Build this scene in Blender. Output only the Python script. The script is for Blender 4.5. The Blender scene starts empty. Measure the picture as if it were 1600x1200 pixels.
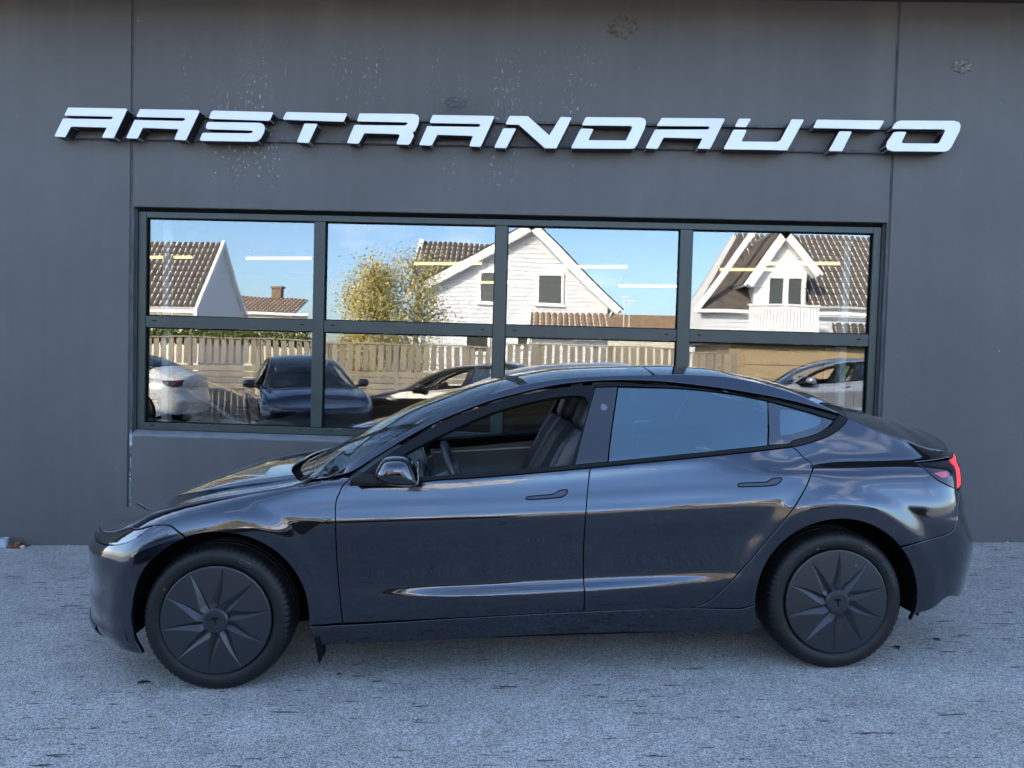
import bpy, bmesh, math, random
import numpy as np
from mathutils import Vector, Matrix, geometry
random.seed(7); RNG = np.random.RandomState(5)
scene = bpy.context.scene
col = scene.collection
# ---------------------------------------------------------------- camera
cam_d = bpy.data.cameras.new('camera'); cam = bpy.data.objects.new('camera', cam_d); col.objects.link(cam)
cam_d.sensor_fit = 'HORIZONTAL'; cam_d.sensor_width = 36.0; cam_d.lens = 36.0*1120/1600; cam_d.clip_end = 900; cam_d.clip_start = .05
def cam_axes(yaw, pitch, roll):
    f = np.array([math.sin(yaw)*math.cos(pitch), math.cos(yaw)*math.cos(pitch), math.sin(pitch)])
    r = np.array([math.cos(yaw), -math.sin(yaw), 0]); d = np.cross(f, r)
    c, s = math.cos(roll), math.sin(roll)
    return c*r + s*d, -s*r + c*d, f
cr_, cd_, cf_ = cam_axes(-.0308, -.0335, -.0276)
CAM = np.array([0, -5.7492, 1.481])
cam.matrix_world = Matrix(((cr_[0], -cd_[0], -cf_[0], CAM[0]), (cr_[1], -cd_[1], -cf_[1], CAM[1]), (cr_[2], -cd_[2], -cf_[2], CAM[2]), (0, 0, 0, 1)))
scene.camera = cam
# ---------------------------------------------------------------- sky, sun, exposure
SUN_EL, SUN_AZ = math.radians(25), math.radians(-30)              # azimuth measured from +Y towards +X
world = bpy.data.worlds.new('World'); scene.world = world; world.use_nodes = True
wn, wl = world.node_tree.nodes, world.node_tree.links
bg = wn['Background']; sky = wn.new('ShaderNodeTexSky'); sky.sky_type = 'NISHITA'; sky.sun_disc = False
sky.sun_elevation = SUN_EL; sky.sun_rotation = SUN_AZ; sky.altitude = 50; sky.air_density = .85; sky.dust_density = 1.8; sky.ozone_density = 4.5
bg.inputs['Strength'].default_value = .15
tc = wn.new('ShaderNodeTexCoord'); mp = wn.new('ShaderNodeMapping'); mp.inputs['Scale'].default_value = (1.3, 1.3, 3.6); mp.inputs['Location'].default_value = (3.1, 1.7, .4)
nz = wn.new('ShaderNodeTexNoise'); nz.inputs['Scale'].default_value = 2.2; nz.inputs['Detail'].default_value = 7; nz.inputs['Roughness'].default_value = .55
rp = wn.new('ShaderNodeValToRGB'); rp.color_ramp.elements[0].position = .57; rp.color_ramp.elements[1].position = .95
rp.color_ramp.elements[1].color = (.75, .75, .75, 1)
mx = wn.new('ShaderNodeMix'); mx.data_type = 'RGBA'; mx.inputs['B'].default_value = (8.0, 7.7, 7.6, 1)
wl.new(tc.outputs['Generated'], mp.inputs['Vector']); wl.new(mp.outputs['Vector'], nz.inputs['Vector']); wl.new(nz.outputs['Fac'], rp.inputs['Fac'])
wl.new(rp.outputs['Color'], mx.inputs['Factor']); wl.new(sky.outputs['Color'], mx.inputs['A']); wl.new(mx.outputs['Result'], bg.inputs['Color'])
sun_d = bpy.data.lights.new('sun', 'SUN'); sun_d.energy = 2.3; sun_d.angle = math.radians(.53); sun_d.color = (1, .93, .83)
sun = bpy.data.objects.new('sun', sun_d); col.objects.link(sun)
sdir = Vector((math.sin(SUN_AZ)*math.cos(SUN_EL), math.cos(SUN_AZ)*math.cos(SUN_EL), math.sin(SUN_EL)))
sun.rotation_euler = (-sdir).to_track_quat('-Z', 'Y').to_euler(); sun.location = sdir*60
vs = scene.view_settings; vs.view_transform = 'Standard'; vs.look = 'None'; vs.gamma = 1; vs.use_curve_mapping = False; vs.exposure = 2.9; vs.use_white_balance = True; vs.white_balance_temperature = 7450
scene.cycles.max_bounces = 10; scene.cycles.transparent_max_bounces = 24; scene.cycles.glossy_bounces = 5
scene.cycles.use_denoising = True
scene.cycles.sample_clamp_indirect = 6

# ---------------------------------------------------------------- small library
def nodes_of(m): return m.node_tree.nodes, m.node_tree.links
def pmat(name, color, rough=.5, metal=0, coat=0, spec=.5, coat_rough=.03, emit=None, bump=None, vary=None):
    'principled material; vary = (scale, amount, stretch) tints the colour with noise, bump = (scale, distance)'
    m = bpy.data.materials.new(name); m.use_nodes = True; n, l = nodes_of(m); b = n['Principled BSDF']
    b.inputs['Base Color'].default_value = (*color, 1); b.inputs['Roughness'].default_value = rough; b.inputs['Metallic'].default_value = metal
    b.inputs['Coat Weight'].default_value = coat; b.inputs['Coat Roughness'].default_value = coat_rough; b.inputs['Specular IOR Level'].default_value = spec
    if emit: b.inputs['Emission Color'].default_value = (*emit[0], 1); b.inputs['Emission Strength'].default_value = emit[1]
    if vary or bump: t = n.new('ShaderNodeTexCoord')
    if vary:
        s, a, st = vary
        mpn = n.new('ShaderNodeMapping'); mpn.inputs['Scale'].default_value = st
        q = n.new('ShaderNodeTexNoise'); q.inputs['Scale'].default_value = s; q.inputs['Detail'].default_value = 5
        l.new(t.outputs['Object'], mpn.inputs['Vector']); l.new(mpn.outputs['Vector'], q.inputs['Vector'])
        r = n.new('ShaderNodeMapRange'); r.inputs['From Min'].default_value = .3; r.inputs['From Max'].default_value = .7
        r.inputs['To Min'].default_value = 1-a; r.inputs['To Max'].default_value = 1+a
        l.new(q.outputs['Fac'], r.inputs['Value'])
        x = n.new('ShaderNodeVectorMath'); x.operation = 'SCALE'; x.inputs[0].default_value = color
        l.new(r.outputs['Result'], x.inputs['Scale']); l.new(x.outputs['Vector'], b.inputs['Base Color'])
    if bump:
        q2 = n.new('ShaderNodeTexNoise'); q2.inputs['Scale'].default_value = bump[0]; q2.inputs['Detail'].default_value = 4
        l.new(t.outputs['Object'], q2.inputs['Vector'])
        bp = n.new('ShaderNodeBump'); bp.inputs['Distance'].default_value = bump[1]; bp.inputs['Strength'].default_value = 1
        l.new(q2.outputs['Fac'], bp.inputs['Height']); l.new(bp.outputs['Normal'], b.inputs['Normal'])
    return m
def mirror_glass(name, fac, tint, wav=None, gloss=(1, 1, 1)):
    'clear sheet that mixes a mirror reflection with what lies behind it'
    m = bpy.data.materials.new(name); m.use_nodes = True; n, l = nodes_of(m); n.remove(n['Principled BSDF'])
    g = n.new('ShaderNodeBsdfGlossy'); g.inputs['Roughness'].default_value = 0; g.inputs['Color'].default_value = (*gloss, 1)
    t = n.new('ShaderNodeBsdfTransparent'); t.inputs['Color'].default_value = (*tint, 1)
    mix = n.new('ShaderNodeMixShader'); lw = n.new('ShaderNodeFresnel'); lw.inputs['IOR'].default_value = 1.5
    a = n.new('ShaderNodeMath'); a.operation = 'MULTIPLY_ADD'; a.inputs[1].default_value = 1-fac; a.inputs[2].default_value = fac; a.use_clamp = True
    l.new(lw.outputs['Fac'], a.inputs[0]); l.new(a.outputs[0], mix.inputs['Fac']); l.new(t.outputs[0], mix.inputs[1]); l.new(g.outputs[0], mix.inputs[2])
    l.new(mix.outputs[0], n['Material Output'].inputs['Surface'])
    if wav:
        tcn = n.new('ShaderNodeTexCoord'); q = n.new('ShaderNodeTexNoise'); q.inputs['Scale'].default_value = wav[0]; q.inputs['Detail'].default_value = 1
        l.new(tcn.outputs['Object'], q.inputs['Vector'])
        bp = n.new('ShaderNodeBump'); bp.inputs['Distance'].default_value = wav[1]; bp.inputs['Strength'].default_value = 1
        l.new(q.outputs['Fac'], bp.inputs['Height']); l.new(bp.outputs['Normal'], g.inputs['Normal'])
    return m
def tag(o, label=None, cat=None, group=None, kind=None):
    if label: o['label'] = label
    if cat: o['category'] = cat
    if group: o['group'] = group
    if kind: o['kind'] = kind
    return o
def empty(name, loc=(0, 0, 0), rz=0):
    o = bpy.data.objects.new(name, None); col.objects.link(o); o.location = loc; o.rotation_euler = (0, 0, rz); o.empty_display_size = .1
    return o
def link(name, me, parent=None):
    o = bpy.data.objects.new(name, me); col.objects.link(o)
    if parent is not None: o.parent = parent
    return o
def mirrored(o, parent=None):
    'the same piece on the other side of the centre plane y = 0'
    c = o.copy(); col.objects.link(c); c.parent = parent or o.parent; c.matrix_basis = Matrix.Diagonal((1, -1, 1, 1)) @ o.matrix_basis
    return c
class MB:
    def __init__(s): s.v = []; s.f = []; s.mi = []
    def add(s, vs, fs, mi=0):
        k = len(s.v); s.v += [tuple(p) for p in vs]; s.f += [tuple(i+k for i in f) for f in fs]; s.mi += [mi]*len(fs); return s
    def box(s, lo, hi, mi=0, R=None):
        x0, y0, z0 = lo; x1, y1, z1 = hi
        v = [(x0,y0,z0),(x1,y0,z0),(x1,y1,z0),(x0,y1,z0),(x0,y0,z1),(x1,y0,z1),(x1,y1,z1),(x0,y1,z1)]
        if R is not None: v = [tuple(R @ Vector(p)) for p in v]
        return s.add(v, [(0,3,2,1),(4,5,6,7),(0,1,5,4),(1,2,6,5),(2,3,7,6),(3,0,4,7)], mi)
    def prism(s, poly, y0, y1, mi=0, side=None, axes=(0, 2, 1)):
        'poly in (x, z) extruded along y; caps mi, sides side'
        n = len(poly); a = sum(poly[i][0]*poly[(i+1) % n][1]-poly[(i+1) % n][0]*poly[i][1] for i in range(n))
        if a < 0: poly = poly[::-1]
        def P(p, y):
            q = [0, 0, 0]; q[axes[0]] = p[0]; q[axes[1]] = p[1]; q[axes[2]] = y; return tuple(q)
        v = [P(p, y0) for p in poly] + [P(p, y1) for p in poly]
        tri = geometry.tessellate_polygon([[Vector((p[0], p[1], 0)) for p in poly]])
        fs = []
        for t in tri:
            t = list(t); ar = (poly[t[1]][0]-poly[t[0]][0])*(poly[t[2]][1]-poly[t[0]][1])-(poly[t[2]][0]-poly[t[0]][0])*(poly[t[1]][1]-poly[t[0]][1])
            if ar < 0: t = t[::-1]
            fs.append(tuple(t)); fs.append(tuple(i+n for i in t[::-1]))
        s.add(v, fs, mi)
        s.add(v, [(i+n, (i+1) % n+n, (i+1) % n, i) for i in range(n)], mi if side is None else side)
        return s
    def tube(s, path, r, n=8, mi=0, cap=True):
        path = [Vector(p) for p in path]; rs = r if isinstance(r, (list, tuple)) else [r]*len(path); k = len(s.v)
        up = Vector((0, 0, 1)); fr = None
        for i, p in enumerate(path):
            t = (path[min(i+1, len(path)-1)]-path[max(i-1, 0)]).normalized()
            if fr is None: fr = t.cross(up if abs(t.z) < .9 else Vector((1, 0, 0))).normalized()
            fr = (fr - t*fr.dot(t)).normalized(); b = t.cross(fr)
            for j in range(n):
                a = 2*math.pi*j/n; s.v.append(tuple(p + (fr*math.cos(a)+b*math.sin(a))*rs[i]))
        for i in range(len(path)-1):
            for j in range(n):
                s.f.append((k+i*n+j, k+i*n+(j+1) % n, k+(i+1)*n+(j+1) % n, k+(i+1)*n+j)); s.mi.append(mi)
        if cap:
            s.f.append(tuple(k+j for j in range(n))[::-1]); s.f.append(tuple(k+(len(path)-1)*n+j for j in range(n))); s.mi += [mi, mi]
        return s
    def lathe(s, prof, n=64, axis='y', c=(0, 0, 0), mi=0, closed=False):
        'prof = (radius, offset along the axis) swept round the axis'
        k = len(s.v); m = len(prof)
        for j in range(n):
            a = 2*math.pi*j/n
            for r, h in prof:
                x, z = r*math.cos(a), r*math.sin(a)
                s.v.append((c[0]+x, c[1]+h, c[2]+z) if axis == 'y' else (c[0]+x, c[1]+z, c[2]+h))
        for j in range(n):
            for i in range(m if closed else m-1):
                i2 = (i+1) % m
                f = (k+j*m+i, k+j*m+i2, k+((j+1) % n)*m+i2, k+((j+1) % n)*m+i)
                s.f.append(f if axis == 'y' else f[::-1]); s.mi.append(mi)
        return s
    def mesh(s, name, mats, smooth=False, bevel=0, segs=2, angle=None):
        me = bpy.data.meshes.new(name); me.from_pydata(s.v, [], s.f)
        for m in (mats if isinstance(mats, (list, tuple)) else [mats]): me.materials.append(m)
        me.polygons.foreach_set('material_index', s.mi)
        if bevel:
            bm = bmesh.new(); bm.from_mesh(me); bmesh.ops.remove_doubles(bm, verts=bm.verts, dist=1e-5)
            bmesh.ops.bevel(bm, geom=[e for e in bm.edges if len(e.link_faces) == 2 and e.calc_face_angle(0) > .5], offset=bevel, segments=segs, affect='EDGES', profile=.5, clamp_overlap=True)
            bm.to_mesh(me); bm.free()
        if smooth:
            me.polygons.foreach_set('use_smooth', [True]*len(me.polygons))
            if angle: me.set_sharp_from_angle(angle=math.radians(angle))
        me.update(); return me
    def build(s, name, mats, parent=None, **k): return link(name, s.mesh(name, mats, **k), parent)
def spline_loop(pts, step, corner=38):
    'closed outline: smooth between corners, resampled every `step`'
    P = np.array(pts, float); n = len(P); out = []
    def turn(i):
        a = P[i]-P[i-1]; b = P[(i+1) % n]-P[i]
        return abs(math.degrees(math.atan2(a[0]*b[1]-a[1]*b[0], a @ b)))
    isc = [turn(i) > corner for i in range(n)]
    for i in range(n):
        p1, p2 = P[i], P[(i+1) % n]
        p0 = P[i-1] if not isc[i] else 2*p1-p2
        p3 = P[(i+2) % n] if not isc[(i+1) % n] else 2*p2-p1
        d = [max(np.linalg.norm(b-a), 1e-6)**.5 for a, b in ((p0, p1), (p1, p2), (p2, p3))]
        m1 = ((p1-p0)/d[0] - (p2-p0)/(d[0]+d[1]) + (p2-p1)/d[1])*d[1]; m2 = ((p2-p1)/d[1] - (p3-p1)/(d[1]+d[2]) + (p3-p2)/d[2])*d[1]
        k = max(1, int(round(np.linalg.norm(p2-p1)/step)))
        for j in range(k):
            t = j/k; out.append((2*t**3-3*t*t+1)*p1 + (t**3-2*t*t+t)*m1 + (-2*t**3+3*t*t)*p2 + (t**3-t*t)*m2)
    o = np.array(out); q = np.roll(o, -1, 0)
    return o if (o[:, 0]*q[:, 1]-q[:, 0]*o[:, 1]).sum() > 0 else o[::-1]
def inset_loop(L, d, keep=None):
    a = L-np.roll(L, 1, 0); b = np.roll(L, -1, 0)-L
    a = a/np.linalg.norm(a, axis=1, keepdims=True); b = b/np.linalg.norm(b, axis=1, keepdims=True)
    na = np.c_[-a[:, 1], a[:, 0]]; nb = np.c_[-b[:, 1], b[:, 0]]
    m = na+nb; q = (m*m).sum(1, keepdims=True); m = m*2/np.maximum(q, 1.0)
    r = L+m*d
    if keep is not None: r[keep] = L[keep]
    return r
def in_poly(P, L):
    x, y = P[:, 0][:, None], P[:, 1][:, None]; a, b = L, np.roll(L, -1, 0)
    c = ((a[:, 1] > y) != (b[:, 1] > y)) & (x < (b[:, 0]-a[:, 0])*(y-a[:, 1])/(b[:, 1]-a[:, 1]+1e-15)+a[:, 0])
    return c.sum(1) % 2 == 1
def fill_loop(L, du, dz):
    'triangulate the inside of the loop with a regular grid of inner points'
    lo, hi = L.min(0), L.max(0)
    g = np.array([(x, y) for x in np.arange(lo[0]+du/2, hi[0], du) for y in np.arange(lo[1]+dz/2, hi[1], dz)])
    if len(g):
        g = g[in_poly(g, L)]
        keep = []
        for s in range(0, len(g), 2000):
            d = np.abs(g[s:s+2000, None, :]-L[None]); d = np.maximum(d[..., 0]/du, d[..., 1]/dz).min(1); keep.append(d > .45)
        g = g[np.concatenate(keep)] if len(g) else g
    n = len(L); V = [Vector(p) for p in L] + [Vector(p) for p in g]
    r = geometry.delaunay_2d_cdt(V, [(i, (i+1) % n) for i in range(n)], [], 1, 1e-7)
    vo, fo, orig = r[0], r[2], r[3]
    V2 = np.array([tuple(v) for v in vo])
    return V2, [tuple(f) for f in fo], [min(o) if len(o) else -1 for o in orig]
def set_normals(me, N):
    me.polygons.foreach_set('use_smooth', [True]*len(me.polygons)); me.normals_split_custom_set_from_vertices([tuple(x) for x in N])
# ---------------------------------------------------------------- body surface of the sedan (car frame: x back, z up, w = half width)
def pchip(x, y, xi):
    x = np.asarray(x, float); y = np.asarray(y, float); xi = np.asarray(xi, float)
    h = np.diff(x); d = np.diff(y) / h
    m = np.zeros_like(y)
    for i in range(1, len(x) - 1):
        if d[i-1] * d[i] > 0:
            w1 = 2*h[i] + h[i-1]; w2 = h[i] + 2*h[i-1]
            m[i] = (w1 + w2) / (w1/d[i-1] + w2/d[i])
    m[0] = d[0]; m[-1] = d[-1]
    k = np.clip(np.searchsorted(x, xi) - 1, 0, len(x) - 2)
    t = np.clip((xi - x[k]) / h[k], 0, 1)
    t2, t3 = t*t, t*t*t
    return (2*t3 - 3*t2 + 1)*y[k] + (t3 - 2*t2 + t)*h[k]*m[k] + (-2*t3 + 3*t2)*y[k+1] + (t3 - t2)*h[k]*m[k+1]

# x station -> 13 (z, w) pairs: sill bottom, sill top, low crease x2, scallop, mid, under shoulder, shoulder, upper, ledge, belt, glass foot, rail
SECT = [
 (-0.90, [(.14,.84),(.26,.875),(.36,.885),(.42,.89),(.48,.89),(.54,.89),(.59,.885),(.62,.875),(.65,.86),(.68,.845),(.70,.83),(.72,.80),(.74,.76)]),
 (-0.50, [(.14,.85),(.26,.885),(.36,.893),(.43,.895),(.49,.897),(.55,.899),(.60,.895),(.64,.885),(.675,.868),(.70,.85),(.72,.828),(.738,.80),(.755,.765)]),
 (-0.20, [(.17,.87),(.29,.890),(.37,.900),(.43,.903),(.50,.906),(.60,.908),(.67,.906),(.72,.899),(.762,.887),(.79,.874),(.812,.854),(.83,.815),(.845,.770)]),
 (0.15, [(.18,.865),(.29,.885),(.37,.890),(.43,.893),(.50,.895),(.60,.900),(.72,.908),(.772,.903),(.82,.891),(.85,.880),(.876,.862),(.895,.825),(.905,.782)]),
 (0.50, [(.18,.862),(.29,.885),(.37,.888),(.42,.887),(.47,.886),(.60,.893),(.74,.906),(.768,.905),(.85,.881),(.89,.871),(.925,.860),(.945,.826),(.953,.802)]),
 (0.75, [(.182,.865),(.295,.890),(.365,.893),(.405,.893),(.455,.888),(.60,.894),(.745,.908),(.770,.907),(.855,.882),(.895,.872),(.930,.863),(.955,.830),(1.090,.728)]),
 (1.10, [(.185,.868),(.300,.895),(.365,.908),(.402,.911),(.455,.888),(.60,.895),(.750,.910),(.773,.909),(.858,.884),(.900,.873),(.937,.865),(.965,.833),(1.260,.645)]),
 (1.40, [(.190,.868),(.305,.896),(.370,.911),(.408,.914),(.462,.890),(.61,.898),(.757,.912),(.778,.911),(.865,.886),(.912,.874),(.955,.866),(.983,.834),(1.352,.594)]),
 (1.70, [(.190,.868),(.310,.897),(.375,.912),(.415,.915),(.470,.892),(.62,.900),(.764,.915),(.785,.914),(.880,.886),(.930,.873),(.975,.865),(1.00,.833),(1.395,.572)]),
 (2.20, [(.185,.870),(.312,.900),(.390,.912),(.436,.913),(.484,.901),(.63,.905),(.780,.919),(.801,.918),(.900,.889),(.955,.873),(1.015,.855),(1.04,.826),(1.400,.568)]),
 (2.45, [(.182,.873),(.312,.903),(.405,.910),(.450,.911),(.500,.910),(.64,.911),(.785,.921),(.810,.919),(.900,.892),(.945,.876),(1.03,.830),(1.06,.808),(1.386,.576)]),
 (2.65, [(.185,.876),(.312,.905),(.420,.911),(.470,.911),(.530,.911),(.65,.915),(.785,.924),(.825,.918),(.905,.895),(.937,.884),(.968,.842),(1.062,.800),(1.347,.588)]),
 (2.90, [(.200,.880),(.312,.905),(.430,.911),(.490,.913),(.550,.915),(.66,.920),(.780,.923),(.840,.914),(.905,.890),(.938,.866),(.990,.786),(1.085,.734),(1.262,.622)]),
 (3.20, [(.215,.872),(.312,.895),(.430,.902),(.490,.904),(.550,.906),(.66,.908),(.760,.905),(.840,.888),(.908,.862),(.936,.842),(.986,.764),(1.04,.730),(1.108,.692)]),
 (3.50, [(.215,.860),(.312,.882),(.430,.890),(.490,.894),(.550,.897),(.66,.897),(.760,.888),(.840,.868),(.905,.840),(.932,.818),(.962,.752),(.975,.735),(.985,.72)]),
 (3.95, [(.215,.850),(.312,.872),(.430,.880),(.490,.886),(.550,.890),(.66,.887),(.760,.872),(.840,.850),(.900,.825),(.920,.810),(.940,.790),(.970,.770),(1.00,.75)]),
]
GX = np.arange(-0.90, 3.9501, 0.01); GZ = np.arange(0.05, 1.5001, 0.005)
def _build_H():
    xs = [s[0] for s in SECT]
    Zf = np.array([pchip(xs, [s[1][k][0] for s in SECT], GX) for k in range(13)])
    Wf = np.array([pchip(xs, [s[1][k][1] for s in SECT], GX) for k in range(13)])
    H = np.zeros((len(GX), len(GZ)))
    for i in range(len(GX)):
        z, w = Zf[:, i], Wf[:, i]
        sl0 = (w[1]-w[0]) / (z[1]-z[0]) * 1.6; sl1 = (w[-1]-w[-2]) / (z[-1]-z[-2])
        z2 = np.r_[z[0]-.15, z, z[-1]+.5]; w2 = np.r_[w[0]-.15*sl0, w, w[-1]+.5*sl1]
        pl = np.interp(GZ, z2, w2); k = np.clip(1.6 - np.abs(GZ - z[7])/.05, 0, 1) * np.clip((2.6-abs(GX[i]-1.35))/1.0, 0, 1) * np.clip((2.75-GX[i])/.5, 0, 1) * np.clip((GX[i]-.3)/.3, 0, 1)
        H[i] = pchip(z2, w2, GZ)*(1-k) + pl*k
    def blur(A, s, ax):
        n = int(3*s)+1; k = np.exp(-.5*(np.arange(-n, n+1)/s)**2); k /= k.sum()
        P = np.pad(A, [(n, n) if a == ax else (0, 0) for a in (0, 1)], mode='reflect', reflect_type='odd')
        return np.apply_along_axis(lambda v: np.convolve(v, k, 'valid'), ax, P)
    H = blur(blur(H, 4.0, 0), .85, 1)
    X, Z = np.meshgrid(GX, GZ, indexing='ij')
    for cx, amp in ((0.0, .012), (2.875, .013)):                   # flared wheel arches
        d = np.hypot(X - cx, Z - .335)
        t = np.clip((d - .452) / .10, 0, 1); H = H + amp * (1 - t*t*(3-2*t)) * (Z > 0)
    return H
HG = _build_H()
def Hf(x, z):
    fx = np.clip((np.asarray(x, float) - GX[0]) / .01, 1.0, len(GX) - 2.001); fz = np.clip((np.asarray(z, float) - GZ[0]) / .005, 1.0, len(GZ) - 2.001)
    i = fx.astype(int); j = fz.astype(int); a = fx - i; b = fz - j
    return (HG[i, j]*(1-a) + HG[i+1, j]*a)*(1-b) + (HG[i, j+1]*(1-a) + HG[i+1, j+1]*a)*b
XF, XR, LU = -0.30, 3.30, 1.0
AF = ([.05,.16,.20,.225,.24,.262,.285,.325,.37,.41,.45,.52,.60,.64,.67,.70,.75,.9,1.5], [.40,.44,.50,.535,.556,.556,.532,.546,.552,.530,.527,.543,.548,.530,.500,.46,.42,.40,.40])
AR = ([.05,.17,.21,.28,.36,.435,.49,.525,.56,.61,.71,.82,.92,.97,1.0,1.02,1.05,1.5], [.32,.395,.42,.448,.479,.506,.518,.525,.524,.500,.456,.452,.478,.485,.455,.455,.44,.40])
NF, NR = 2.0, 2.5
def XW(u, z):
    'surface point (x, half width) for the wrap coordinate u and height z'
    u = np.asarray(u, float); z = np.asarray(z, float)
    tf = np.clip((XF - u) / LU, 0, 1) * np.pi/2; tr = np.clip((u - XR) / LU, 0, 1) * np.pi/2
    af = np.interp(z, *AF); ar = np.interp(z, *AR)
    x = np.clip(u, XF, XR) - af * np.sin(tf)**(2/NF) + ar * np.sin(tr)**(2/NR)
    tap = np.maximum(np.cos(tf), 0)**(2/NF) * np.maximum(np.cos(tr), 0)**(2/NR)
    return x, Hf(x, z) * tap
def SP(u, z, off=0.0):
    'points of the near (left) side, y negative; off moves along the outward normal'
    x, w = XW(u, z)
    P = np.stack([x, -w, z + 0*x], -1)
    N = SN(u, z)
    return P + N * np.asarray(off)[..., None] if np.ndim(off) else (P + N*off if off else P)
def SN(u, z):
    e = .004
    u = np.asarray(u, float); z = np.asarray(z, float)
    x1, w1 = XW(u+e, z); x0, w0 = XW(u-e, z); x3, w3 = XW(u, z+e); x2, w2 = XW(u, z-e)
    du = np.stack([x1-x0, -(w1-w0), 0*x1], -1); dz = np.stack([x3-x2, -(w3-w2), 0*x3 + 2*e], -1)
    n = np.cross(du, dz); n /= np.linalg.norm(n, axis=-1, keepdims=True) + 1e-12
    return n
# edge lines of the upper body: (u -> z)
ZTOP = ([-1.30,-1.0,-.75,-.60,-.48,-.29,-.05,.22,.40,.52], [.672,.676,.692,.714,.742,.806,.862,.901,.930,.952])
RAIL = ([.20,.36,.50,.71,.99,1.25,1.44,1.70,1.95,2.17,2.44,2.61,2.81,3.03,3.18,3.33,3.50,3.70,4.0,4.30], [.80,.872,.951,1.071,1.209,1.313,1.363,1.395,1.401,1.402,1.389,1.358,1.295,1.187,1.115,1.060,1.012,.998,1.042,1.065])
CROWN = ([.20,.50,.77,1.02,1.26,1.40,1.80,2.35,2.57,2.84,3.03,3.25,3.50,3.70,4.0,4.30], [.12,.115,.108,.080,.058,.048,.046,.047,.048,.074,.118,.132,.135,.108,.04,.0])
def ztop(u): return pchip(*ZTOP, u)
def rail(u): return pchip(*RAIL, u)
def crown(u): return pchip(*CROWN, u)
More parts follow.
